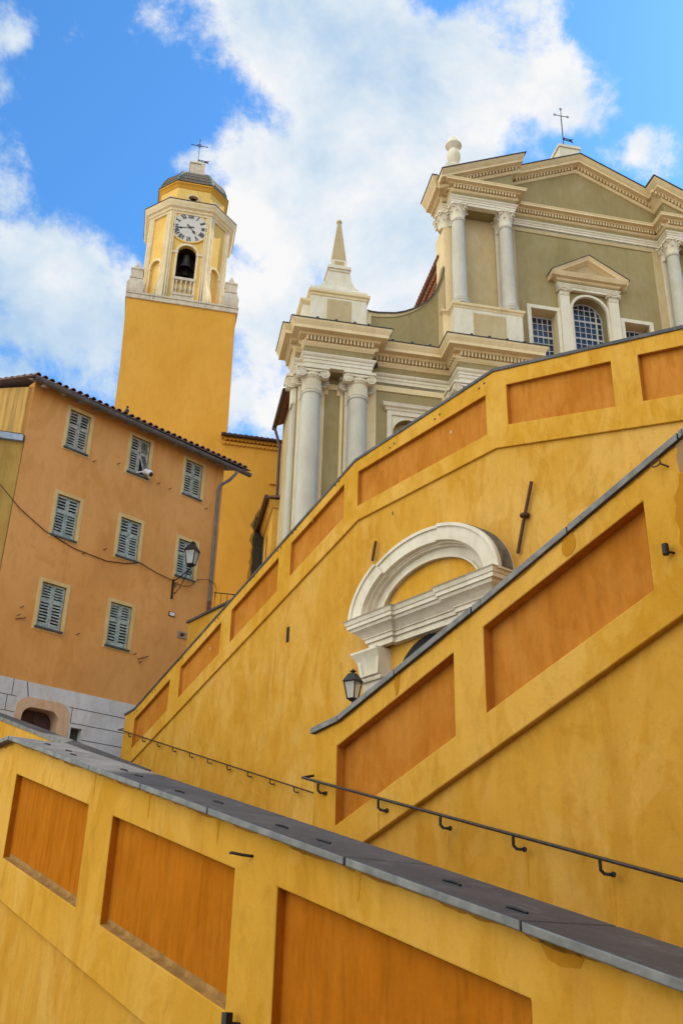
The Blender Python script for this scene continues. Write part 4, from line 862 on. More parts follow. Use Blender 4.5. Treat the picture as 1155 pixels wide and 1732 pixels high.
# corner pinnacles on the ledge
for sx in (-1, 1):
    for yy in (.42, 7.1):
        c = (OC[0] + .05 + sx * 3.32, yy); mb = MB()
        for h0, z0, h1, z1 in ((.56, 43.16, .60, 43.45), (.60, 43.45, .60, 43.85), (.60, 43.85, .40, 44.40), (.46, 44.40, .46, 44.52), (.40, 44.52, .40, 45.15), (.45, 45.15, .45, 45.26), (.30, 45.26, .03, 46.05)):
            mb.hexa([(c[0] - h0, c[1] - h0, z0), (c[0] + h0, c[1] - h0, z0), (c[0] + h0, c[1] + h0, z0), (c[0] - h0, c[1] + h0, z0), (c[0] - h1, c[1] - h1, z1), (c[0] + h1, c[1] - h1, z1), (c[0] + h1, c[1] + h1, z1), (c[0] - h1, c[1] + h1, z1)])
        mb.build('pinnacle', 'oldstone', T)
bell = thing(FT, 'bell', 'dark bronze bell hanging in the arched opening under the tower clock', 'bell', (OC[0], yf + .75, 46))
by = yf + .75
bz = 1.08
MB().lathe(OC[0], by, [(.02, 47.36 + bz), (.16, 47.34 + bz), (.25, 47.16 + bz), (.28, 46.92 + bz), (.31, 46.6 + bz), (.39, 46.32 + bz), (.57, 46.06 + bz), (.61, 45.98 + bz), (.57, 45.96 + bz), (.37, 46.25 + bz), (.25, 46.6 + bz), (.2, 47.0 + bz), (.02, 47.1 + bz)], 24).build('bell_body', 'bronze', bell)
MB().tube([(OC[0], by, 46.9 + bz), (OC[0], by, 46.05 + bz)], .03).ball((OC[0], by, 46.0 + bz), .09, 8).build('clapper', 'iron', bell)
MB().tube([(OC[0] - .09, by, 47.3 + bz), (OC[0] - .09, by, 49.4)], .035).tube([(OC[0] + .09, by, 47.3 + bz), (OC[0] + .09, by, 49.4)], .035).tube([(OC[0] - 1.2, by, 49.4), (OC[0] + 1.2, by, 49.4)], .06).build('yoke', 'iron', bell)

# ------------------------------------------------------------------ ochre building behind the house, and the little side chapel
FK = Fr(-4.96, 47, 78)
K = thing(FK, 'rear_building', 'tall plain orange wall with a scalloped tile eave between the tower and the church', 'building', (0, 0, 10))
MB().box(-4, 1.95, 0, 6, 8, 27.6).build('wall', 'tower', K)
ge = MB()
for row, (z, o, off) in enumerate(((27.05, .12, 0), (27.28, .24, .11))):
    for i in range(17):
        cx = -1.72 + off + .22 * i
        ge.prism([(cx - .11, z + .12)] + arc(cx, z + .12, .105, 180, 360, 7)[1:-1] + [(cx + .11, z + .12)], -o, .0)
    ge.box(-1.85, 1.95, -o, 0, z + .12, z + .2)
ge.build('scalloped_eave', 'tower', K)
tiles(-1.9, 1.98, -.42, 3, 27.50, 28.6, sp=.30, r=.12, rows=6).build('roof', 'tile', K)
mb = MB().tube([(-1.92, -.44, 27.50), (1.95, -.44, 27.50)], .09, 8); mb.build('gutter', 'brown_metal', K)
MB().box(.97, 1.7, -.12, 0, 24.95, 25.25).build('string_course', 'tower', K)
lf = [(.30 + random.uniform(-.07, .07), 22.9 - .3 * i) for i in range(24)]
le = [(x - .10 + random.uniform(-.08, .06), z + .1) for x, z in lf]
MB().prism(le + [(1.0, 16.0), (1.0, 22.9), (.5, 23.4)], -.003, -.001).build('damp_edge', 'mould_edge', K)
MB().prism(lf + [(1.0, 16.0), (1.0, 22.75), (.62, 23.05)], -.008, -.004).build('mould_patch', 'grime', K)
FC = Fr(3.0969, 40, 79.25)
Q = thing(FC, 'side_chapel', 'low ochre annexe with brown gutters tucked beside the left corner of the church', 'building', (-5.5, 6, 10))
MB().box(-5.75, -4.2, 4.6, 9.6, 5, 22.15).build('wall', 'yellow_face', Q)
MB().box(-5.753, -5.75, 6.6, 7.0, 19.9, 21.2).build('slot_window', 'void', Q)
MB().hexa([(-6.15, 4.2, 22.15), (-4.0, 4.2, 22.45), (-4.0, 9.8, 22.45), (-6.15, 9.8, 22.15), (-6.15, 4.2, 22.25), (-4.0, 4.2, 22.60), (-4.0, 9.8, 22.60), (-6.15, 9.8, 22.25)]).build('roof', 'tile', Q)
MB().sweep([(-5.75, 9.6), (-5.75, 4.6), (-4.2, 4.6)], [(0, 21.75), (.10, 21.8), (.14, 21.95), (.24, 22.05), (.26, 22.148), (0, 22.148)]).build('cornice', 'yellow_face', Q)
MB().tube([(-6.17, 4.2, 22.2), (-6.17, 9.9, 22.12)], .12, 8).tube([(-6.17, 9.6, 22.1), (-6.1, 9.5, 21.7), (-5.88, 9.3, 21.4), (-5.86, 9.3, 21.2), (-5.86, 9.3, 12)], .11, 8).lathe(-5.86, 9.3, [(.12, 20.7), (.2, 20.75), (.2, 21.1), (.12, 21.15)], 10).build('gutter', 'brown_metal', Q)

# ------------------------------------------------------------------ the church
C = thing(FC, 'church', 'big baroque church facade in olive and cream with paired columns, pediment and obelisk', 'church', (8, 0, 10))
GZ = 10.2
# lower storey walls; the centre projects behind the upper wall
MB().prism([(-5.5, GZ), (22, GZ), (22, 29.0), (-5.5, 29.0)], 0, .6, [[(-.80, 19.6), (-.80, 24.25)] + arc(0, 24.25, .80, 180, 0, 12)[1:-1] + [(.80, 24.25), (.80, 19.6)]]).build('lower_wall', 'olive', C)
MB().box(-5.5, -4.9, .6, 4.7, GZ, 26.6).build('side_wall', 'beige', C)
MB().box(-3.5, 22, 4.7, 26, GZ, 26.6).build('body_wall', 'beige', C)
def roof_x(name, xa, za, xb, zb, ya, yb, sp=.30, r=.125, m='tile_red'):
    """tiled slope that rises from the eave x=xa to the ridge x=xb, ribs running up the slope"""
    mb = MB(); mb.hexa([(xa, ya, za - .05), (xb, ya, zb - .05), (xb, yb, zb - .05), (xa, yb, za - .05), (xa, ya, za), (xb, ya, zb), (xb, yb, zb), (xa, yb, za)])
    n = int((yb - ya) / sp)
    for i in range(n):
        cy = ya + sp * (i + .5) + random.uniform(-.015, .015); A = [(xa - .05, cy + r * cos(pi * j / 8), za + .02 + r * sin(pi * j / 8)) for j in range(9)]; B = [(xb, cy + r * cos(pi * j / 8), zb + .02 + r * sin(pi * j / 8)) for j in range(9)]
        mb.add(A + B, [(j, j + 1, 9 + j + 1, 9 + j) for j in range(8)] + [tuple(range(9))])
    mb.build(name, m, C)
roof_x('aisle_roof', -5.85, 26.6, 2.6, 30.6, .8, 4.7)
MB().tube([(-5.95, 1.0, 26.5), (-5.95, 4.75, 26.4)], .12, 8).tube([(-5.95, 4.5, 26.35), (-5.85, 4.4, 25.9), (-5.66, 4.3, 25.2), (-5.64, 4.3, 22.4)], .075, 8).build('aisle_gutter', 'brown_metal', C)
# upper body with its tiled eave
MB().box(2.5, 17.4, .6, 28, 28, 35.9).build('nave_wall', 'beige', C)
ge = MB()
for z, o, off in ((35.35, .16, 0), (35.62, .32, .15)):
    for i in range(60):
        cy = 1.0 + off + .30 * i
        A = [(cy - .15, z + .14)] + arc(cy, z + .14, .14, 180, 360, 7)[1:-1] + [(cy + .15, z + .14)]
        k = len(A); ge.add([(2.4 - o, y, zz) for y, zz in A] + [(2.5, y, zz) for y, zz in A], [tuple(range(k)), tuple(range(2 * k - 1, k - 1, -1))] + [(j, (j + 1) % k, k + (j + 1) % k, k + j) for j in range(k)])
    ge.box(2.4 - o - .02, 2.5, 1, 19, z + .14, z + .22)
ge.build('tile_eave', 'tile_red', C)
roof_x('nave_roof', 1.9, 35.95, 10, 40.8, .7, 28); 

def dentil_runs(path, name, *a):
    for i in range(len(path) - 1):
        mb = MB(); mb.dentils(path, *a, only=i)
        if mb.v: mb.build(name, 'cream', C)
LP = [(-5.62, 1.4), (-5.62, -.3), (-5.30, -.3), (-5.30, -.95), (-2.05, -.95), (-2.05, 0), (2.2, 0), (2.2, -1.35), (5.75, -1.35), (5.75, 0), (14.35, 0), (14.35, -1.35), (17.9, -1.35), (17.9, 0), (22, 0)]
def inset(path, d): return path
# piers carrying the lower entablature
for x0, x1, yf_ in ((-5.30, -2.05, -.95), (2.2, 5.75, -1.35), (14.35, 17.9, -1.35)):
    MB().box(x0 + .02, x1 - .02, yf_ + .02, .01, 26.82, 28.9).build('entablature_block', 'olive', C)
MB().box(-5.60, -5.3, -.28, 1.38, 26.82, 28.9).build('entablature_block', 'olive', C)
ARC = [(0, 26.80), (.0, 26.98), (.035, 26.985), (.035, 27.16), (.07, 27.165), (.07, 27.29), (.11, 27.31), (.17, 27.38), (.18, 27.46), (0, 27.50)]
MB().sweep(LP, [(-.3, 26.80)] + ARC).build('architrave', 'pale', C)
MB().sweep(LP, [(.012, 27.48), (.012, 27.93)]).build('frieze', 'olive', C)
COR = [(0, 27.86), (.06, 27.88), (.10, 27.95), (.16, 28.0), (.18, 28.06), (.18, 28.09), (.06, 28.09), (.06, 28.34), (.33, 28.34), (.36, 28.42), (.38, 28.45), (.68, 28.45), (.68, 28.62), (.70, 28.64), (.72, 28.70), (.78, 28.78), (.82, 28.86), (.82, 28.91), (0, 28.95)]
MB().sweep(LP, COR).build('cornice', 'cream', C)
dentil_runs(LP, 'dentils', .055, .31, 28.095, 28.335, .095, .17)
MB().sweep(LP, [(0, 28.955), (.84, 28.915), (.86, 28.915), (.86, 28.955), (0, 29.02)]).build('flashing', 'lead', C)
mb = MB()
for x in (-4.9, -4.0, -3.1, -2.4): mb.box(x - .06, x + .06, -1.83, -1.70, 28.95, 29.02)
for x in (-1.0, 0, .9): mb.box(x - .06, x + .06, -.88, -.75, 28.95, 29.02)
for x in (2.6, 3.5, 4.4, 5.3): mb.box(x - .06, x + .06, -2.23, -2.1, 28.95, 29.02)
mb.build('flashing_clips', 'lead', C)

def shaft(cx, cy, z0, z1, r0, r1):
    n = 12; pr = [(r0 * 1.32, z0), (r0 * 1.32, z0 + .14)] + [(r0 * 1.18 + .06 * cos(a), z0 + .22 + .08 * sin(a)) for a in (-1.2, -.6, 0, .6, 1.2)] + [(r0 * 1.08, z0 + .34), (r0 * 1.12, z0 + .42), (r0 * 1.03, z0 + .48)]
    for i in range(n + 1):
        t = i / n; pr.append((r0 + (r1 - r0) * (t ** 1.7), z0 + .5 + (z1 - z0 - .62) * t))
    pr += [(r1 + .03, z1 - .12), (r1 + .05, z1 - .08), (r1 + .05, z1 - .04), (r1 + .01, z1), (r1 * .9, z1)]
    return MB().lathe(cx, cy, pr, 40)
def volute(mb, cx, cz, y0, y1, R):
    mb.disc(cx, cz, y0, [(R * .5, y1 - y0), (R, y1 - y0), (R, .03), (R * .96, .0), (R * .80, .0), (R * .76, .035), (R * .62, .035), (R * .58, 0), (R * .46, 0), (R * .42, .035), (R * .26, .035), (R * .24, -.01), (.001, -.015)], 20)
def ionic(cx, cy, z0, z1, r, m='pale', flat=None):
    """neck with flutes, two scrolls, egg moulding and slab"""
    H_ = z1 - z0; mb = MB(); zv = z0 + H_ * .70; R = H_ * .185; w = r + .13; f = cy - r - .09
    if flat is None:
        mb.lathe(cx, cy, [(r, z0), (r, z0 + H_ * .5), (r + .08, z0 + H_ * .56), (r + .1, z0 + H_ * .72), (r, z0 + H_ * .85)], 24)
        for i in range(15):
            a = pi * (1 + (i + .5) / 15); mb.tube([(cx + (r + .012) * cos(a), cy + (r + .012) * sin(a), z0 + .05), (cx + (r + .012) * cos(a), cy + (r + .012) * sin(a), z0 + H_ * .48)], r * .075, 6)
        for i in range(9):
            a = pi * (1.14 + .72 * i / 8); mb.ball((cx + (r + .10) * cos(a), cy + (r + .10) * sin(a), z0 + H_ * .64), .062, 6, 1.3)
    else:
        mb.box(cx - r - .02, cx + r + .02, flat, cy + r * .4, z0, z0 + H_ * .9)
        for i in range(8): mb.box(cx - r + .02 + i * (2 * r / 8), cx - r + .02 + (i + .55) * (2 * r / 8), flat - .02, flat, z0 + .05, z0 + H_ * .48)
        f = flat - .10; w = r + .06
    for sx in (-1, 1): volute(mb, cx + sx * w, zv, f, f + .26, R); mb.box(cx + sx * w - R * .55, cx + sx * w + R * .55, f + .1, cy + r * .6, zv - R * .1, zv + R * .8)
    mb.box(cx - w, cx + w, f + .03, cy, zv + R * .35, zv + R * .95)
    mb.tube([(cx + (w - R * .2) * (k / 6), f, zv + R * .75 - .10 * (1 - (k / 6) ** 2)) for k in range(-6, 7)], .035, 6)
    mb.slab([(cx - w - R * .9, f - .02), (cx + w + R * .9, f - .02), (cx + w + R * .9, cy + r), (cx - w - R * .9, cy + r)], z1 - H_ * .10, z1)
    return mb
def corinth(cx, cy, z0, z1, r):
    H_ = z1 - z0; mb = MB(); mb.lathe(cx, cy, [(r * .95, z0), (r * .98, z0 + H_ * .6), (r * 1.25, z0 + H_ * .88), (r * 1.2, z0 + H_ * .9)], 20)
    def leafs(n, a0, zb, zt, rr, out, wd):
        for i in range(n):
            a = a0 + 2 * pi * i / n; d = Vector((cos(a), sin(a))); e = Vector((-d.y, d.x)); vs = []
            pts = [(0, 0, 1), (.35, .03, 1.05), (.65, .07, .95), (.86, .16, .75), (.97, .27, .55), (.93, .36, .35), (.80, .38, .12)]
            for t, o, w in pts:
                for u, dz in ((-1, -.02), (-.5, .0), (0, .015), (.5, 0), (1, -.02)):
                    p = Vector((cx, cy)) + d * (rr + out * o * 2.4 + dz) + e * (u * wd * w); vs.append((p.x, p.y, zb + (zt - zb) * t))
            mb.add(vs, [(k * 5 + j, k * 5 + j + 1, (k + 1) * 5 + j + 1, (k + 1) * 5 + j) for k in range(len(pts) - 1) for j in range(4)])
    leafs(8, pi / 8, z0 + .02, z0 + H_ * .50, r * 1.0, .22, r * .40); leafs(8, 0, z0 + .05, z0 + H_ * .80, r * 1.0, .27, r * .38)
    for i in range(4):
        a = pi / 4 + i * pi / 2
        for s_ in (-.28, .28):
            pts = []
            for k in range(14):
                q = k / 13 * 4.8; R = .11 * (1 - k / 18); pts.append((cx + cos(a + s_ * .35) * (r * 1.5 + R * cos(q + 1.2)), cy + sin(a + s_ * .35) * (r * 1.5 + R * cos(q + 1.2)), z0 + H_ * .80 + R * sin(q + 1.2)))
            mb.tube(pts, .032, 6)
            mb.tube([(cx + cos(a + s_) * r * 1.05, cy + sin(a + s_) * r * 1.05, z0 + H_ * .5), (cx + cos(a + s_ * .6) * r * 1.2, cy + sin(a + s_ * .6) * r * 1.2, z0 + H_ * .7), pts[0]], .035, 6)
        b = i * pi / 2 - pi / 2; mb.ball((cx + cos(b) * r * 1.38, cy + sin(b) * r * 1.38, z0 + H_ * .92), .085, 7)
    ab = []
    for i in range(4):
        a = pi / 4 + i * pi / 2
        for k in (-.10, .10): ab.append((cx + r * 1.78 * cos(a + k), cy + r * 1.78 * sin(a + k)))
        m_ = a + pi / 4
        for k in (-.35, 0, .35): ab.append((cx + r * (1.30 + .35 * abs(k)) * cos(m_ + k), cy + r * (1.30 + .35 * abs(k)) * sin(m_ + k)))
    mb.slab(ab, z0 + H_ * .88, z1)
    return mb
for cx, cy in ((-4.86, -.48), (-2.62, -.48), (2.66, -.88), (5.28, -.88)):
    col = shaft(cx, cy, 15.4, 25.52, .50, .43).build('column', 'column', C)
    ionic(cx, cy, 25.52, 26.80, .43).build('capital', 'pale', C)
    pil = MB().box(cx - .56, cx + .56, -.20 if cy > -.6 else -.5, 0, 15.4, 25.4).build('pilaster', 'pale', C)
    ionic(cx, -.1, 25.30, 26.80, .55, flat=-.22 if cy > -.6 else -.52).build('pilaster_capital', 'pale', C)
    MB().box(cx - .72, cx + .72, cy - .75, .1, GZ, 15.4).build('pedestal', 'pale', C)
MB().box(-5.62, -5.05, .05, 1.3, GZ, 25.3).build('corner_pilaster', 'column', C)
ionic(-5.28, .5, 25.2, 26.8, .42, flat=.02).build('corner_capital', 'pale', C)
mb = MB().box(-4.28, -4.14, -.05, 0, 15, 26.5).box(-3.38, -3.24, -.05, 0, 15, 26.5).box(-4.14, -3.38, -.05, 0, 26.2, 26.5).box(-4.20, -3.98, -.05, 0, 25.9, 26.2).box(-3.54, -3.32, -.05, 0, 25.9, 26.2)
mb.box(-2.05, -1.62, -.06, 0, 15, 26.5).box(1.70, 2.2, -.06, 0, 15, 26.5).box(-2.05, 2.2, -.065, 0, 26.5, 26.8).build('beige_strips', 'cream', C)
# niche window of the lower storey
MB().prism([(-1.08, 15), (1.08, 15), (1.08, 25.42), (-1.08, 25.42)], -.14, 0, [[(-.86, 15.1), (.86, 15.1), (.86, 25.18), (-.86, 25.18)]]).prism([(-.86, 15.1), (.86, 15.1), (.86, 25.18), (-.86, 25.18)], -.06, 0, [[(-.78, 19.6), (-.78, 24.25)] + arc(0, 24.25, .78, 180, 0, 14)[1:-1] + [(.78, 24.25), (.78, 19.6)]]).build('niche_frame', 'pale', C)
MB().lathe(0, .62, [(.8, 15), (.8, 24.25)] + [(.8 * cos(a), 24.25 + .8 * sin(a)) for a in (.3, .6, .9, 1.2, 1.5)], 20, pi, 2 * pi).build('niche', 'beige', C) if False else MB().box(-.9, .9, .45, .6, 15, 25.2).build('niche_back', 'beige', C)
MB().sweep([(-1.12, 0), (-1.12, -.14), (1.12, -.14), (1.12, 0)], [(0, 25.40), (.04, 25.42), (.08, 25.52), (.18, 25.58), (.20, 25.66), (.24, 25.74), (0, 25.80)]).build('niche_cornice', 'pale', C)
# dark lamp on the left pier
MB().lathe(-1.85, -.55, [(.02, 27.45), (.16, 27.46), (.20, 27.56), (.16, 27.70), (.05, 27.78)], 12).build('floodlight', 'black', C)

# attic block with its obelisk over the left pier
MB().box(-5.10, -2.30, -.72, .55, 28.98, 31.30).box(-5.45, -2.15, -.35, .9, 28.98, 30.9).build('attic_block', 'pale', C)
MB().box(-4.30, -3.08, -.738, -.70, 29.0, 30.98).build('attic_panel', 'beige', C)
MB().sweep([(-5.10, .9), (-5.10, -.72), (-2.30, -.72), (-2.30, .9)], [(0, 31.10), (.04, 31.12), (.06, 31.22), (.14, 31.28), (.16, 31.40), (0, 31.50)]).sweep([(-5.45, .9), (-5.45, -.35), (-5.10, -.35)], [(0, 30.72), (.05, 30.75), (.16, 30.9), (.16, 31.0), (0, 31.06)]).box(-2.3, -2.0, -.4, .6, 28.98, 30.7).build('attic_cornice', 'cream', C)
ob = MB(); xm, ym = -3.72, -.10
lv = [(1.45, .70, 31.45), (1.45, .70, 31.58), (1.08, .62, 31.70), (.80, .55, 31.92), (.64, .50, 32.30), (.57, .47, 32.85)]
for (a, b, z), (a2, b2, z2) in zip(lv, lv[1:]):
    ob.hexa([(xm - a, ym - b, z), (xm + a, ym - b, z), (xm + a, ym + b, z), (xm - a, ym + b, z), (xm - a2, ym - b2, z2), (xm + a2, ym - b2, z2), (xm + a2, ym + b2, z2), (xm - a2, ym + b2, z2)])
for w, za, w2, zb in ((.52, 32.85, .52, 32.98), (.60, 32.98, .60, 33.14), (.47, 33.14, .45, 33.26), (.42, 33.26, .40, 33.66)): ob.hexa([(xm - w, ym - w, za), (xm + w, ym - w, za), (xm + w, ym + w, za), (xm - w, ym + w, za), (xm - w2, ym - w2, zb), (xm + w2, ym - w2, zb), (xm + w2, ym + w2, zb), (xm - w2, ym + w2, zb)])
ob.build('obelisk_base', 'pale', C)
MB().hexa([(xm - .37, ym - .37, 33.66), (xm + .37, ym - .37, 33.66), (xm + .37, ym + .37, 33.66), (xm - .37, ym + .37, 33.66), (xm - .09, ym - .09, 36.35), (xm + .09, ym - .09, 36.35), (xm + .09, ym + .09, 36.35), (xm - .09, ym + .09, 36.35)]).ball((xm, ym, 36.45), .15, 10).build('obelisk', 'beige', C)
MB().box(xm - .25, xm + .25, ym - .425, ym - .40, 33.34, 33.56).build('obelisk_slot', 'beige', C)
# concave wall between attic block and upper storey
cv = [(-2.15, 31.06), (-1.9, 31.02), (-1.56, 31.02), (-.7, 31.14), (-.2, 31.32), (.24, 31.56), (.65, 31.84), (1.03, 32.2), (1.35, 32.68), (1.57, 33.15), (1.78, 33.8), (1.93, 34.6)]
MB().prism([(-2.15, 28.97)] + cv + [(2.3, 34.6), (2.3, 28.97)], -.05, .45).build('curved_wall', 'olive', C)
MB().prism(cv + [(x - .02 - .14 * (i / 11), z - .24 + .10 * i / 11) for i, (x, z) in list(enumerate(cv))[::-1]], -.10, -.05).prism([(1.60, 28.97), (1.95, 28.97), (1.95, 33.9), (1.60, 32.8)], -.09, -.05).build('curved_rim', 'beige', C)
MB().prism(cv + [(x - .015, z + .06) for x, z in cv[::-1]], -.16, .5).build('curved_flashing', 'lead', C)

# upper storey
win = [[(6.68, 29.0), (8.13, 29.0), (8.13, 32.81), (6.68, 32.81)], [(11.98, 29.0), (13.43, 29.0), (13.43, 32.78), (11.98, 32.78)], [(9.02, 29.0), (9.02, 33.05)] + arc(10.02, 33.05, 1.0, 180, 0, 16)[1:-1] + [(11.02, 33.05), (11.02, 29.0)]]
MB().prism([(2.4, 28.9), (17.9, 28.9), (17.9, 39.3), (2.4, 39.3)], 0, .62, win).build('upper_wall', 'olive', C)
MB().prism([(2.4, 39.3), (17.9, 39.3), (17.9, 40.0), (10.05, 43.2), (2.4, 40.0)], .01, .6).build('tympanum_wall', 'olive', C)
UP = [(1.95, 1.3), (1.95, -.2), (2.25, -.2), (2.25, -1.0), (5.75, -1.0), (5.75, 0), (14.72, 0), (14.72, -1.0), (18.0, -1.0), (18.0, -.2), (18.3, -.2), (18.3, 1.3)]
mb = MB()
for x0, x1 in ((2.25, 5.75), (14.72, 18.0)): mb.box(x0 + .02, x1 - .02, -.98, .02, 38.22, 39.9)
mb.box(1.97, 2.3, -.18, 1.25, 38.22, 39.9).build('upper_block', 'olive', C)
for x0, x1 in ((2.27, 5.73), (14.74, 17.98)): MB().prism([(x0, 39.9), (x1, 39.9), (x1, 39.3 + (.457 * (x1 - 1.5) if x1 < 10 else .457 * (18.55 - x1))), (x0, 39.3 + (.457 * (x0 - 1.5) if x0 < 10 else .457 * (18.55 - x0)))], -.97, 0).build('pier_tympanum', 'olive', C)
UA = [(-.3, 38.20), (0, 38.20), (0, 38.36), (.035, 38.365), (.035, 38.5), (.07, 38.505), (.08, 38.58), (.15, 38.64), (.16, 38.70), (0, 38.73)]
MB().sweep(UP, UA).build('upper_architrave', 'pale', C)
MB().sweep(UP, [(.012, 38.72), (.012, 39.05)]).build('upper_frieze', 'olive', C)
UC = [(0, 39.0), (.06, 39.02), (.12, 39.1), (.14, 39.14), (.04, 39.145), (.04, 39.36), (.28, 39.36), (.30, 39.42), (.52, 39.43), (.52, 39.52), (.56, 39.56), (.57, 39.60), (0, 39.66)]
MB().sweep(UP, UC).build('upper_cornice', 'cream', C)
dentil_runs(UP, 'upper_dentils', .035, .26, 39.15, 39.355, .09, .165)
SC_ = [(0, 39.5), (.52, 39.52), (.54, 39.62), (.58, 39.66), (.66, 39.78), (.78, 39.92), (.80, 39.98), (0, 40.05)]
MB().sweep([(1.95, 1.3), (1.95, -.2), (2.25, -.2), (2.25, -.9)], SC_).build('side_cornice', 'cream', C)
MB().sweep([(1.95, 1.3), (1.95, -.2), (2.25, -.2), (2.25, -.9)], [(0, 40.06), (.80, 39.985), (.84, 39.985), (.84, 40.03), (0, 40.1)]).build('side_flashing', 'lead', C)
# raking cornices: the pier parts stand forward of the middle part
zl = lambda x: 39.74 + .459 * (x - 1.47)
zr_ = lambda x: 43.68 - .459 * (x - 10.05)
RP = lambda yf_: [(yf_, -.72), (yf_ - .08, -.70), (yf_ - .12, -.62), (yf_ - .16, -.58), (yf_ - .04, -.575), (yf_ - .04, -.40), (yf_ - .28, -.40), (yf_ - .30, -.36), (yf_ - .56, -.36), (yf_ - .56, -.24), (yf_ - .62, -.20), (yf_ - .76, -.07), (yf_ - .80, -.02), (yf_ - .80, 0), (yf_ + .1, 0)]
FL = lambda yf_: [(yf_ - .80, .004), (yf_ - .86, .0), (yf_ - .86, .045), (yf_ + .1, .06), (yf_ + .1, .004)]
mb = MB(); mb.rake(1.47, 6.20, zl, RP(-1.0)); mb.rake(5.5, 10.05, zl, RP(0)); mb.rake(10.05, 14.9, zr_, RP(0)); mb.rake(14.72, 18.8, zr_, RP(-1.0), mit=14.72)
rp_ = RP(-1.0)[:-1]; q_ = [(14.72 + min(0, y + 1.0), zr_(14.72 + min(0, y + 1.0)) + z) for y, z in rp_]; m_ = len(rp_)
mb.add([(x, y, z) for (x, z), (y, _) in zip(q_, rp_)] + [(x, .05, z) for x, z in q_], [(i, i + 1, m_ + i + 1, m_ + i) for i in range(m_ - 1)] + [(m_ - 1, 2 * m_ - 1, m_, 0)])
mb.build('raking_cornice', 'cream', C)
mb = MB(); mb.rake(1.42, 6.30, zl, FL(-1.0)); mb.rake(5.5, 10.05, zl, FL(0)); mb.rake(10.05, 14.9, zr_, FL(0)); mb.rake(13.85, 18.9, zr_, FL(-1.0))
mb.hexa([(6.20, -1.86, zl(6.2) - .75), (6.26, -1.86, zl(6.2) - .05), (6.26, .1, zl(6.2) - .05), (6.20, .1, zl(6.2) - .75), (6.20, -1.86, zl(6.2) + .04), (6.30, -1.86, zl(6.3) + .04), (6.30, .1, zl(6.3) + .04), (6.20, .1, zl(6.2) + .04)]) if False else None
mb.build('raking_flashing', 'lead', C)
def rdent(x0, x1, zf, yf_, sp=.19, w=.10):
    n = int((x1 - x0) / sp); mb = MB()
    for i in range(n):
        x = x0 + sp * i; a, b = zf(x), zf(x + w); y0, y1 = yf_ - .26, yf_ - .035
        mb.hexa([(x, y0, a - .575), (x + w, y0, b - .575), (x + w, y1, b - .575), (x, y1, a - .575), (x, y0, a - .402), (x + w, y0, b - .402), (x + w, y1, b - .402), (x, y1, a - .402)])
    mb.build('raking_dentils', 'cream', C)
rdent(2.6, 6.15, zl, -1.0); rdent(6.25, 9.9, zl, 0); rdent(10.1, 14.7, zr_, 0); rdent(14.0, 18.6, zr_, -1.0)
# pedestals, columns and responds of the upper storey
for x0, x1 in ((2.15, 5.78), (14.65, 18.1)):
    MB().box(x0, x1, -1.0, 0, 28.98, 31.5).build('upper_pedestal', 'pale', C)
    MB().box(x0 + 1.0, x1 - .9, -1.012, -1.0, 28.99, 31.2).build('pedestal_panel', 'beige', C)
    MB().sweep([(x0, .3), (x0, -1.0), (x1, -1.0), (x1, .3)], [(0, 31.40), (.03, 31.42), (.05, 31.5), (.12, 31.56), (.14, 31.68), (0, 31.74)]).build('pedestal_cornice', 'cream', C)
    MB().sweep([(x0, .3), (x0, -1.0), (x1, -1.0), (x1, .3)], [(0, 28.98), (.06, 28.98), (.06, 29.2), (0, 29.26)]).build('pedestal_foot', 'pale', C)
MB().box(1.80, 2.2, -.25, .5, 28.98, 31.5).sweep([(1.80, .5), (1.80, -.25), (2.15, -.25)], [(0, 31.40), (.05, 31.5), (.12, 31.56), (.14, 31.68), (0, 31.74)]).build('side_pedestal', 'cream', C)
for cx in (2.62, 5.28, 15.08, 17.6):
    shaft(cx, -.62, 31.74, 37.33, .385, .335).build('upper_column', 'column', C)
    corinth(cx, -.62, 37.33, 38.30, .335).build('upper_capital', 'pale', C)
    MB().box(cx - .38, cx + .38, -.14, 0, 31.74, 37.3).build('respond', 'pale', C)
    corinth(cx, -.0, 37.30, 38.28, .36).build('respond_capital', 'pale', C)
MB().box(1.95, 2.25, .0, 1.2, 31.5, 37.3).box(1.98, 2.40, -.15, .0, 31.5, 37.3).build('side_pilaster', 'cream', C)
corinth(2.12, .15, 37.2, 38.28, .32).build('side_capital', 'pale', C)
MB().box(5.75, 6.05, -.05, 0, 29, 38.2).box(14.2, 14.72, -.05, 0, 29, 38.2).box(5.75, 14.72, -.055, 0, 37.95, 38.2).box(2.4, 2.6, -.05, 0, 31.7, 38.2).box(3.05, 3.15, -.04, 0, 31.7, 38.2).build('wall_strips', 'beige', C)
MB().box(3.05, 4.85, -.012, 0, 31.74, 38.2).build('pier_panel', 'beige', C)

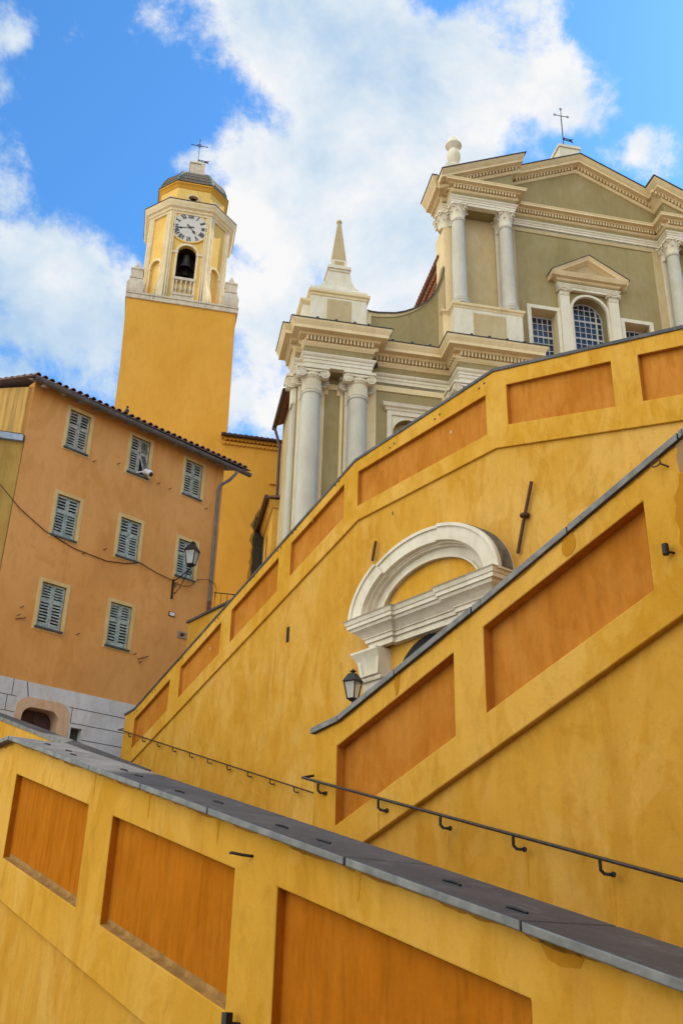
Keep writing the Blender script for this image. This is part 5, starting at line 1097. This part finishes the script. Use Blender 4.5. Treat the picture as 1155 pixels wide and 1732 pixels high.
# windows of the upper storey
def glaze(x0, x1, z0, z1, parent, cols, rows, top=None, rails=()):
    MB().box(x0, x1, .585, .60, z0, z1).build('glass', 'pane', parent)
    mb = MB()
    for i in range(cols + 1):
        x = x0 + (x1 - x0) * i / cols; w = .05 if i in (0, cols) else .022; mb.box(x - w, x + w, .545, .584, z0, z1)
    for j in range(rows + 1):
        z = z0 + (z1 - z0) * j / rows; w = .055 if j in rails or j in (0, rows) else .022; mb.box(x0, x1, .54, .58, z - w, z + w)
    mb.build('glazing_bars', 'muntin', parent)
for x0, x1, zt_ in ((6.46, 8.35, 33.03), (11.76, 13.66, 33.0)):
    w = MB().prism([(x0, 29), (x1, 29), (x1, zt_), (x0, zt_)], -.12, .03, [[(x0 + .22, 29), (x1 - .22, 29), (x1 - .22, zt_ - .22), (x0 + .22, zt_ - .22)]]).build('side_window', 'pale', C)
    glaze(x0 + .22, x1 - .22, 29.0, zt_ - .30, w, 5, 9, rails=(3, 6))
    MB().box(x0 + .215, x1 - .215, .0, .6, zt_ - .222, zt_ - .212).box(x1 - .222, x1 - .212, .0, .6, 29, zt_ - .22).box(x0 + .212, x0 + .222, .0, .6, 29, zt_ - .22).build('reveal', 'cream', w)
w = MB().prism([(8.89, 29), (8.89, 33.05)] + arc(10.02, 33.05, 1.13, 180, 0, 20)[1:-1] + [(11.15, 33.05), (11.15, 29)], -.14, .02, [[(9.03, 29), (9.03, 33.05)] + arc(10.02, 33.05, .99, 180, 0, 20)[1:-1] + [(11.01, 33.05), (11.01, 29)]]).build('arched_window', 'pale', C)
MB().prism([(9.0, 29), (9.0, 33.05)] + arc(10.02, 33.05, 1.02, 180, 0, 20)[1:-1] + [(11.04, 33.05), (11.04, 29)], .59, .60).build('glass', 'pane', w)
mb = MB(); gy0, gy1 = .545, .588
hz = lambda x: 33.05 + sqrt(max(0, 1.0 - (x - 10.02) ** 2)) if True else 0
for i, x in enumerate([9.03 + 1.98 * k / 6 for k in range(7)]):
    wd = .05 if i in (0, 1, 5, 6) else .02
    mb.box(x - wd, x + wd, gy0, gy1, 29, hz(x) - .02 if 0 < i < 6 else 33.2)
for j in range(14):
    z = 29.2 + j * .37
    if z > 33.9: break
    x0 = 9.03 if z < 33.05 else 10.02 - sqrt(max(.01, 1 - (z - 33.05) ** 2)); x1 = 20.04 - x0
    wd = .055 if j % 3 == 1 else .02; mb.box(x0, x1, gy0 + .004, gy1 - .002, z - wd, z + wd)
mb.prism(arc(10.02, 33.05, 1.02, 0, 180, 24) + arc(10.02, 33.05, .93, 180, 0, 24), gy0 - .01, gy1)
mb.build('glazing_bars', 'muntin', w)
rv = MB(); A = [(9.012, 29), (9.012, 33.05)] + arc(10.02, 33.05, 1.008, 180, 0, 24)[1:-1] + [(11.028, 33.05), (11.028, 29)]
rv.add([(x, .0, z) for x, z in A] + [(x, .59, z) for x, z in A], [(i, i + 1, len(A) + i + 1, len(A) + i) for i in range(len(A) - 1)]); rv.build('reveal', 'cream', w)
for x0, x1 in ((8.30, 8.86), (11.12, 11.68)):
    MB().box(x0, x1, -.24, 0, 29, 33.95).build('window_pilaster', 'pale', C)
    ionic((x0 + x1) / 2, -.08, 33.85, 34.28, .25, flat=-.27).build('window_capital', 'pale', C)
MB().box(8.86, 11.12, -.06, 0, 33.5, 34.25).build('spandrel', 'olive', C) if False else None
WP = [(8.25, 0), (8.25, -.26), (11.73, -.26), (11.73, 0)]
MB().sweep(WP, [(-.2, 34.26), (0, 34.26), (0, 34.40), (.03, 34.41), (.05, 34.47), (.10, 34.52), (.10, 34.56), (0, 34.58)]).build('window_architrave', 'pale', C)
MB().box(8.25, 11.73, -.25, 0, 34.57, 34.78).build('window_frieze', 'olive', C)
MB().sweep(WP, [(0, 34.74), (.08, 34.78), (.12, 34.86), (.30, 34.90), (.34, 34.98), (.42, 35.06), (.44, 35.10), (0, 35.14)]).build('window_cornice', 'cream', C)
za = lambda x: 35.10 + .60 * (x - 7.78) * (1.30 / (.60 * 2.21)); zb_ = lambda x: 36.40 - (x - 9.99) * .588
PRF = [(-.26, -.34), (-.34, -.30), (-.42, -.24), (-.56, -.22), (-.58, -.14), (-.68, -.04), (-.70, 0), (0, 0), (0, -.34)]
MB().rake(7.79, 9.99, za, PRF).rake(9.99, 12.19, zb_, PRF).build('window_pediment', 'cream', C)
MB().prism([(8.2, 35.1), (11.8, 35.1), (9.99, 36.1)], -.26, 0).build('pediment_field', 'beige', C)
MB().rake(7.74, 9.99, za, [(-.74, .004), (-.74, .04), (0, .05), (0, .004)]).rake(9.99, 12.24, zb_, [(-.74, .004), (-.74, .04), (0, .05), (0, .004)]).build('pediment_flashing', 'lead', C)
# urn and cross
MB().box(2.15, 3.4, -.35, .8, 39.9, 41.75).build('urn_plinth', 'pale', C)
u_ = MB().lathe(2.78, .15, [(.42, 41.75), (.44, 41.9), (.30, 42.0), (.16, 42.12), (.16, 42.25), (.30, 42.38), (.40, 42.7), (.38, 43.0), (.26, 43.2), (.19, 43.3), (.26, 43.38), (.47, 43.55), (.45, 43.66), (.36, 43.9), (.24, 44.12), (.08, 44.34), (.02, 44.4)], 20).build('urn', 'pale', C)
MB().ball((2.3, -.1, 41.75), .12, 6).ball((3.25, -.2, 41.75), .12, 6).ball((4.0, -1.2, 41.05), .1, 6).build('plinth_scrolls', 'pale', C)
ca = MB()
for h0, z0, h1, z1 in ((.62, 43.3, .62, 44.6), (.70, 44.6, .70, 44.78), (.60, 44.78, .08, 45.4)):
    ca.hexa([(9.72 - h0, .4 - h0, z0), (9.72 + h0, .4 - h0, z0), (9.72 + h0, .4 + h0, z0), (9.72 - h0, .4 + h0, z0), (9.72 - h1, .4 - h1, z1), (9.72 + h1, .4 - h1, z1), (9.72 + h1, .4 + h1, z1), (9.72 - h1, .4 + h1, z1)])
ca.build('cross_plinth', 'pale', C)
vane(MB(), 9.72, .4, 45.2, 48.4, .42, .022, loops=True).build('cross', 'iron', C)
